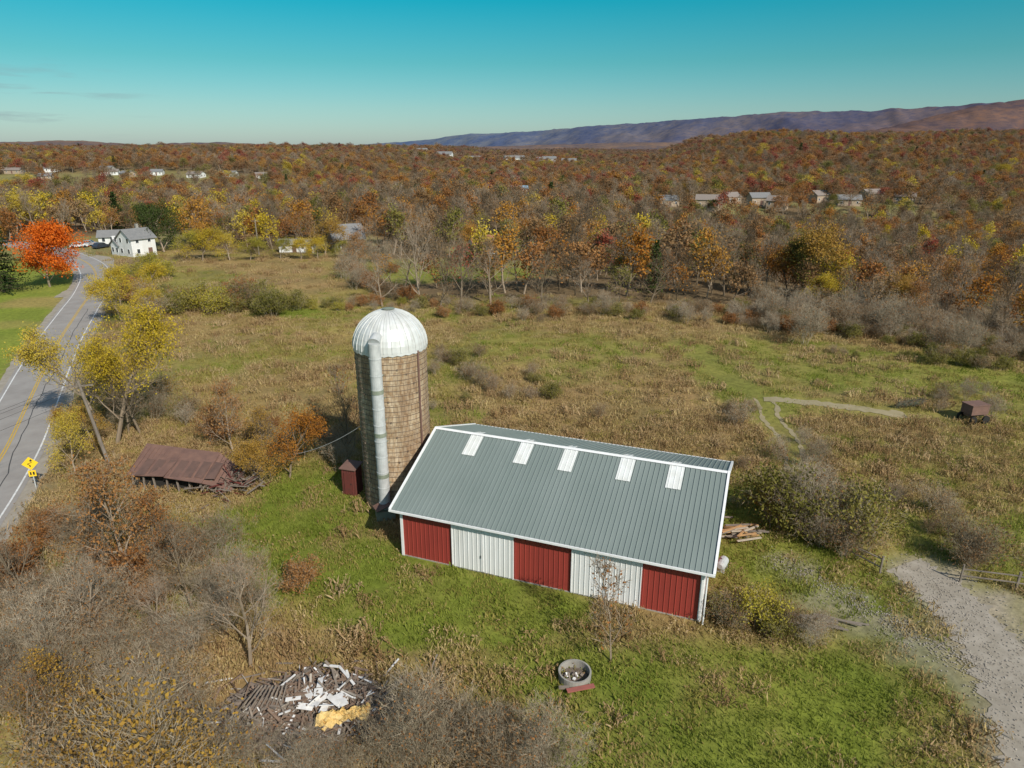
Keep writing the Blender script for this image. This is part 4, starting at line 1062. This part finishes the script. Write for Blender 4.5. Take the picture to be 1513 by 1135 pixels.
ridge('mountain_ridge', [(430, 217, 12500), (520, 215, 12000), (620, 207, 11000), (700, 199, 9800), (850, 188, 8200), (1000, 178, 7000), (1130, 167, 6200), (1290, 163, 5600), (1380, 156, 5200), (1440, 154, 5000), (1513, 153, 4900), (1750, 148, 4700), (2200, 165, 4700)],
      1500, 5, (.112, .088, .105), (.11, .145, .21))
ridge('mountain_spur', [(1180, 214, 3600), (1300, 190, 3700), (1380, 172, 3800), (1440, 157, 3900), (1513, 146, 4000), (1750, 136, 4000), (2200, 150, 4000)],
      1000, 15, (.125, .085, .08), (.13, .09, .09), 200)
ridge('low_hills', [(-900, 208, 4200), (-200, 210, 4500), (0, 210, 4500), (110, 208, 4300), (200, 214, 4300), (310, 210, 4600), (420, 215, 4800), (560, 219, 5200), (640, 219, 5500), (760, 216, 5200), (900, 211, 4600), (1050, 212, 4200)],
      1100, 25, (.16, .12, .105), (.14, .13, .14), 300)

# ---------------------------------------------------------------- camera, light, sky
cd = bpy.data.cameras.new('camera'); cam = bpy.data.objects.new('camera', cd); COL.objects.link(cam)
cd.sensor_width = 36; cd.lens = 36*1009/1513; cd.clip_end = 40000; cd.clip_start = .5
cam.location = (0, 0, CAMZ); cam.rotation_euler = (math.pi/2-PITCH, 0, 0); scene.camera = cam
EL = math.radians(38); hd = Vector((.56, -.83)).normalized()
sd = Vector((hd.x*math.cos(EL), hd.y*math.cos(EL), math.sin(EL)))
sl_ = bpy.data.lights.new('sun', 'SUN'); sl_.energy = 4.8; sl_.angle = math.radians(.5); sl_.color = (1, .95, .86)
so = bpy.data.objects.new('sun', sl_); COL.objects.link(so); so.rotation_euler = (-sd).to_track_quat('-Z', 'Y').to_euler(); so.location = (30, -40, 60)
w = bpy.data.worlds.new('World'); scene.world = w; w.use_nodes = True; nt = w.node_tree; nt.nodes.clear()
o = nt.nodes.new('ShaderNodeOutputWorld'); bg = nt.nodes.new('ShaderNodeBackground'); nt.links.new(bg.outputs[0], o.inputs[0])
sk = nt.nodes.new('ShaderNodeTexSky'); sk.sky_type = 'NISHITA'; sk.sun_disc = False; sk.sun_elevation = EL; sk.sun_rotation = math.atan2(hd.x, hd.y)
sk.air_density = 1.0; sk.dust_density = .6; sk.ozone_density = 1.0
bg.inputs[1].default_value = .13
tc = nt.nodes.new('ShaderNodeTexCoord'); sx = nt.nodes.new('ShaderNodeSeparateXYZ'); nt.links.new(tc.outputs['Generated'], sx.inputs[0])
tint = ramp(nt, [(0, (.50, .62, .78)), (.05, (.38, .60, .66)), (.105, (.19, .58, .57)), (.18, (.025, .62, .62)), (.26, (.08, .62, .66)), (.45, (.9, .9, .85))], sx.outputs[2])
c = mul(nt, sk.outputs[0], tint)
mp = nt.nodes.new('ShaderNodeMapping'); mp.inputs['Scale'].default_value = (7, 7, 60); nt.links.new(tc.outputs['Generated'], mp.inputs[0])
n = nt.nodes.new('ShaderNodeTexNoise'); n.inputs['Scale'].default_value = 1.3; n.inputs['Detail'].default_value = 6; nt.links.new(mp.outputs[0], n.inputs['Vector'])
def rng(s, a, b2, c0=0, d0=1):
    m = nt.nodes.new('ShaderNodeMapRange'); m.inputs[1].default_value = a; m.inputs[2].default_value = b2; m.inputs[3].default_value = c0; m.inputs[4].default_value = d0
    nt.links.new(s, m.inputs[0]); return m.outputs[0]
def mm(a, b2):
    m = nt.nodes.new('ShaderNodeMath'); m.operation = 'MULTIPLY'; nt.links.new(a, m.inputs[0]); nt.links.new(b2, m.inputs[1]); return m.outputs[0]
f = mm(mm(rng(n.outputs['Fac'], .58, .70), rng(sx.outputs[0], -.42, -.52)), mm(rng(sx.outputs[2], .005, .03), rng(sx.outputs[2], .10, .06)))
f = mm(f, rng(sx.outputs[0], -2, -1.9, .5, .5))
mx = nt.nodes.new('ShaderNodeMix'); mx.data_type = 'RGBA'; nt.links.new(f, mx.inputs[0]); nt.links.new(c, mx.inputs[6]); mx.inputs[7].default_value = (2.0, 2.5, 2.8, 1)
nt.links.new(mx.outputs[2], bg.inputs[0])
print('done', len(bpy.data.objects))
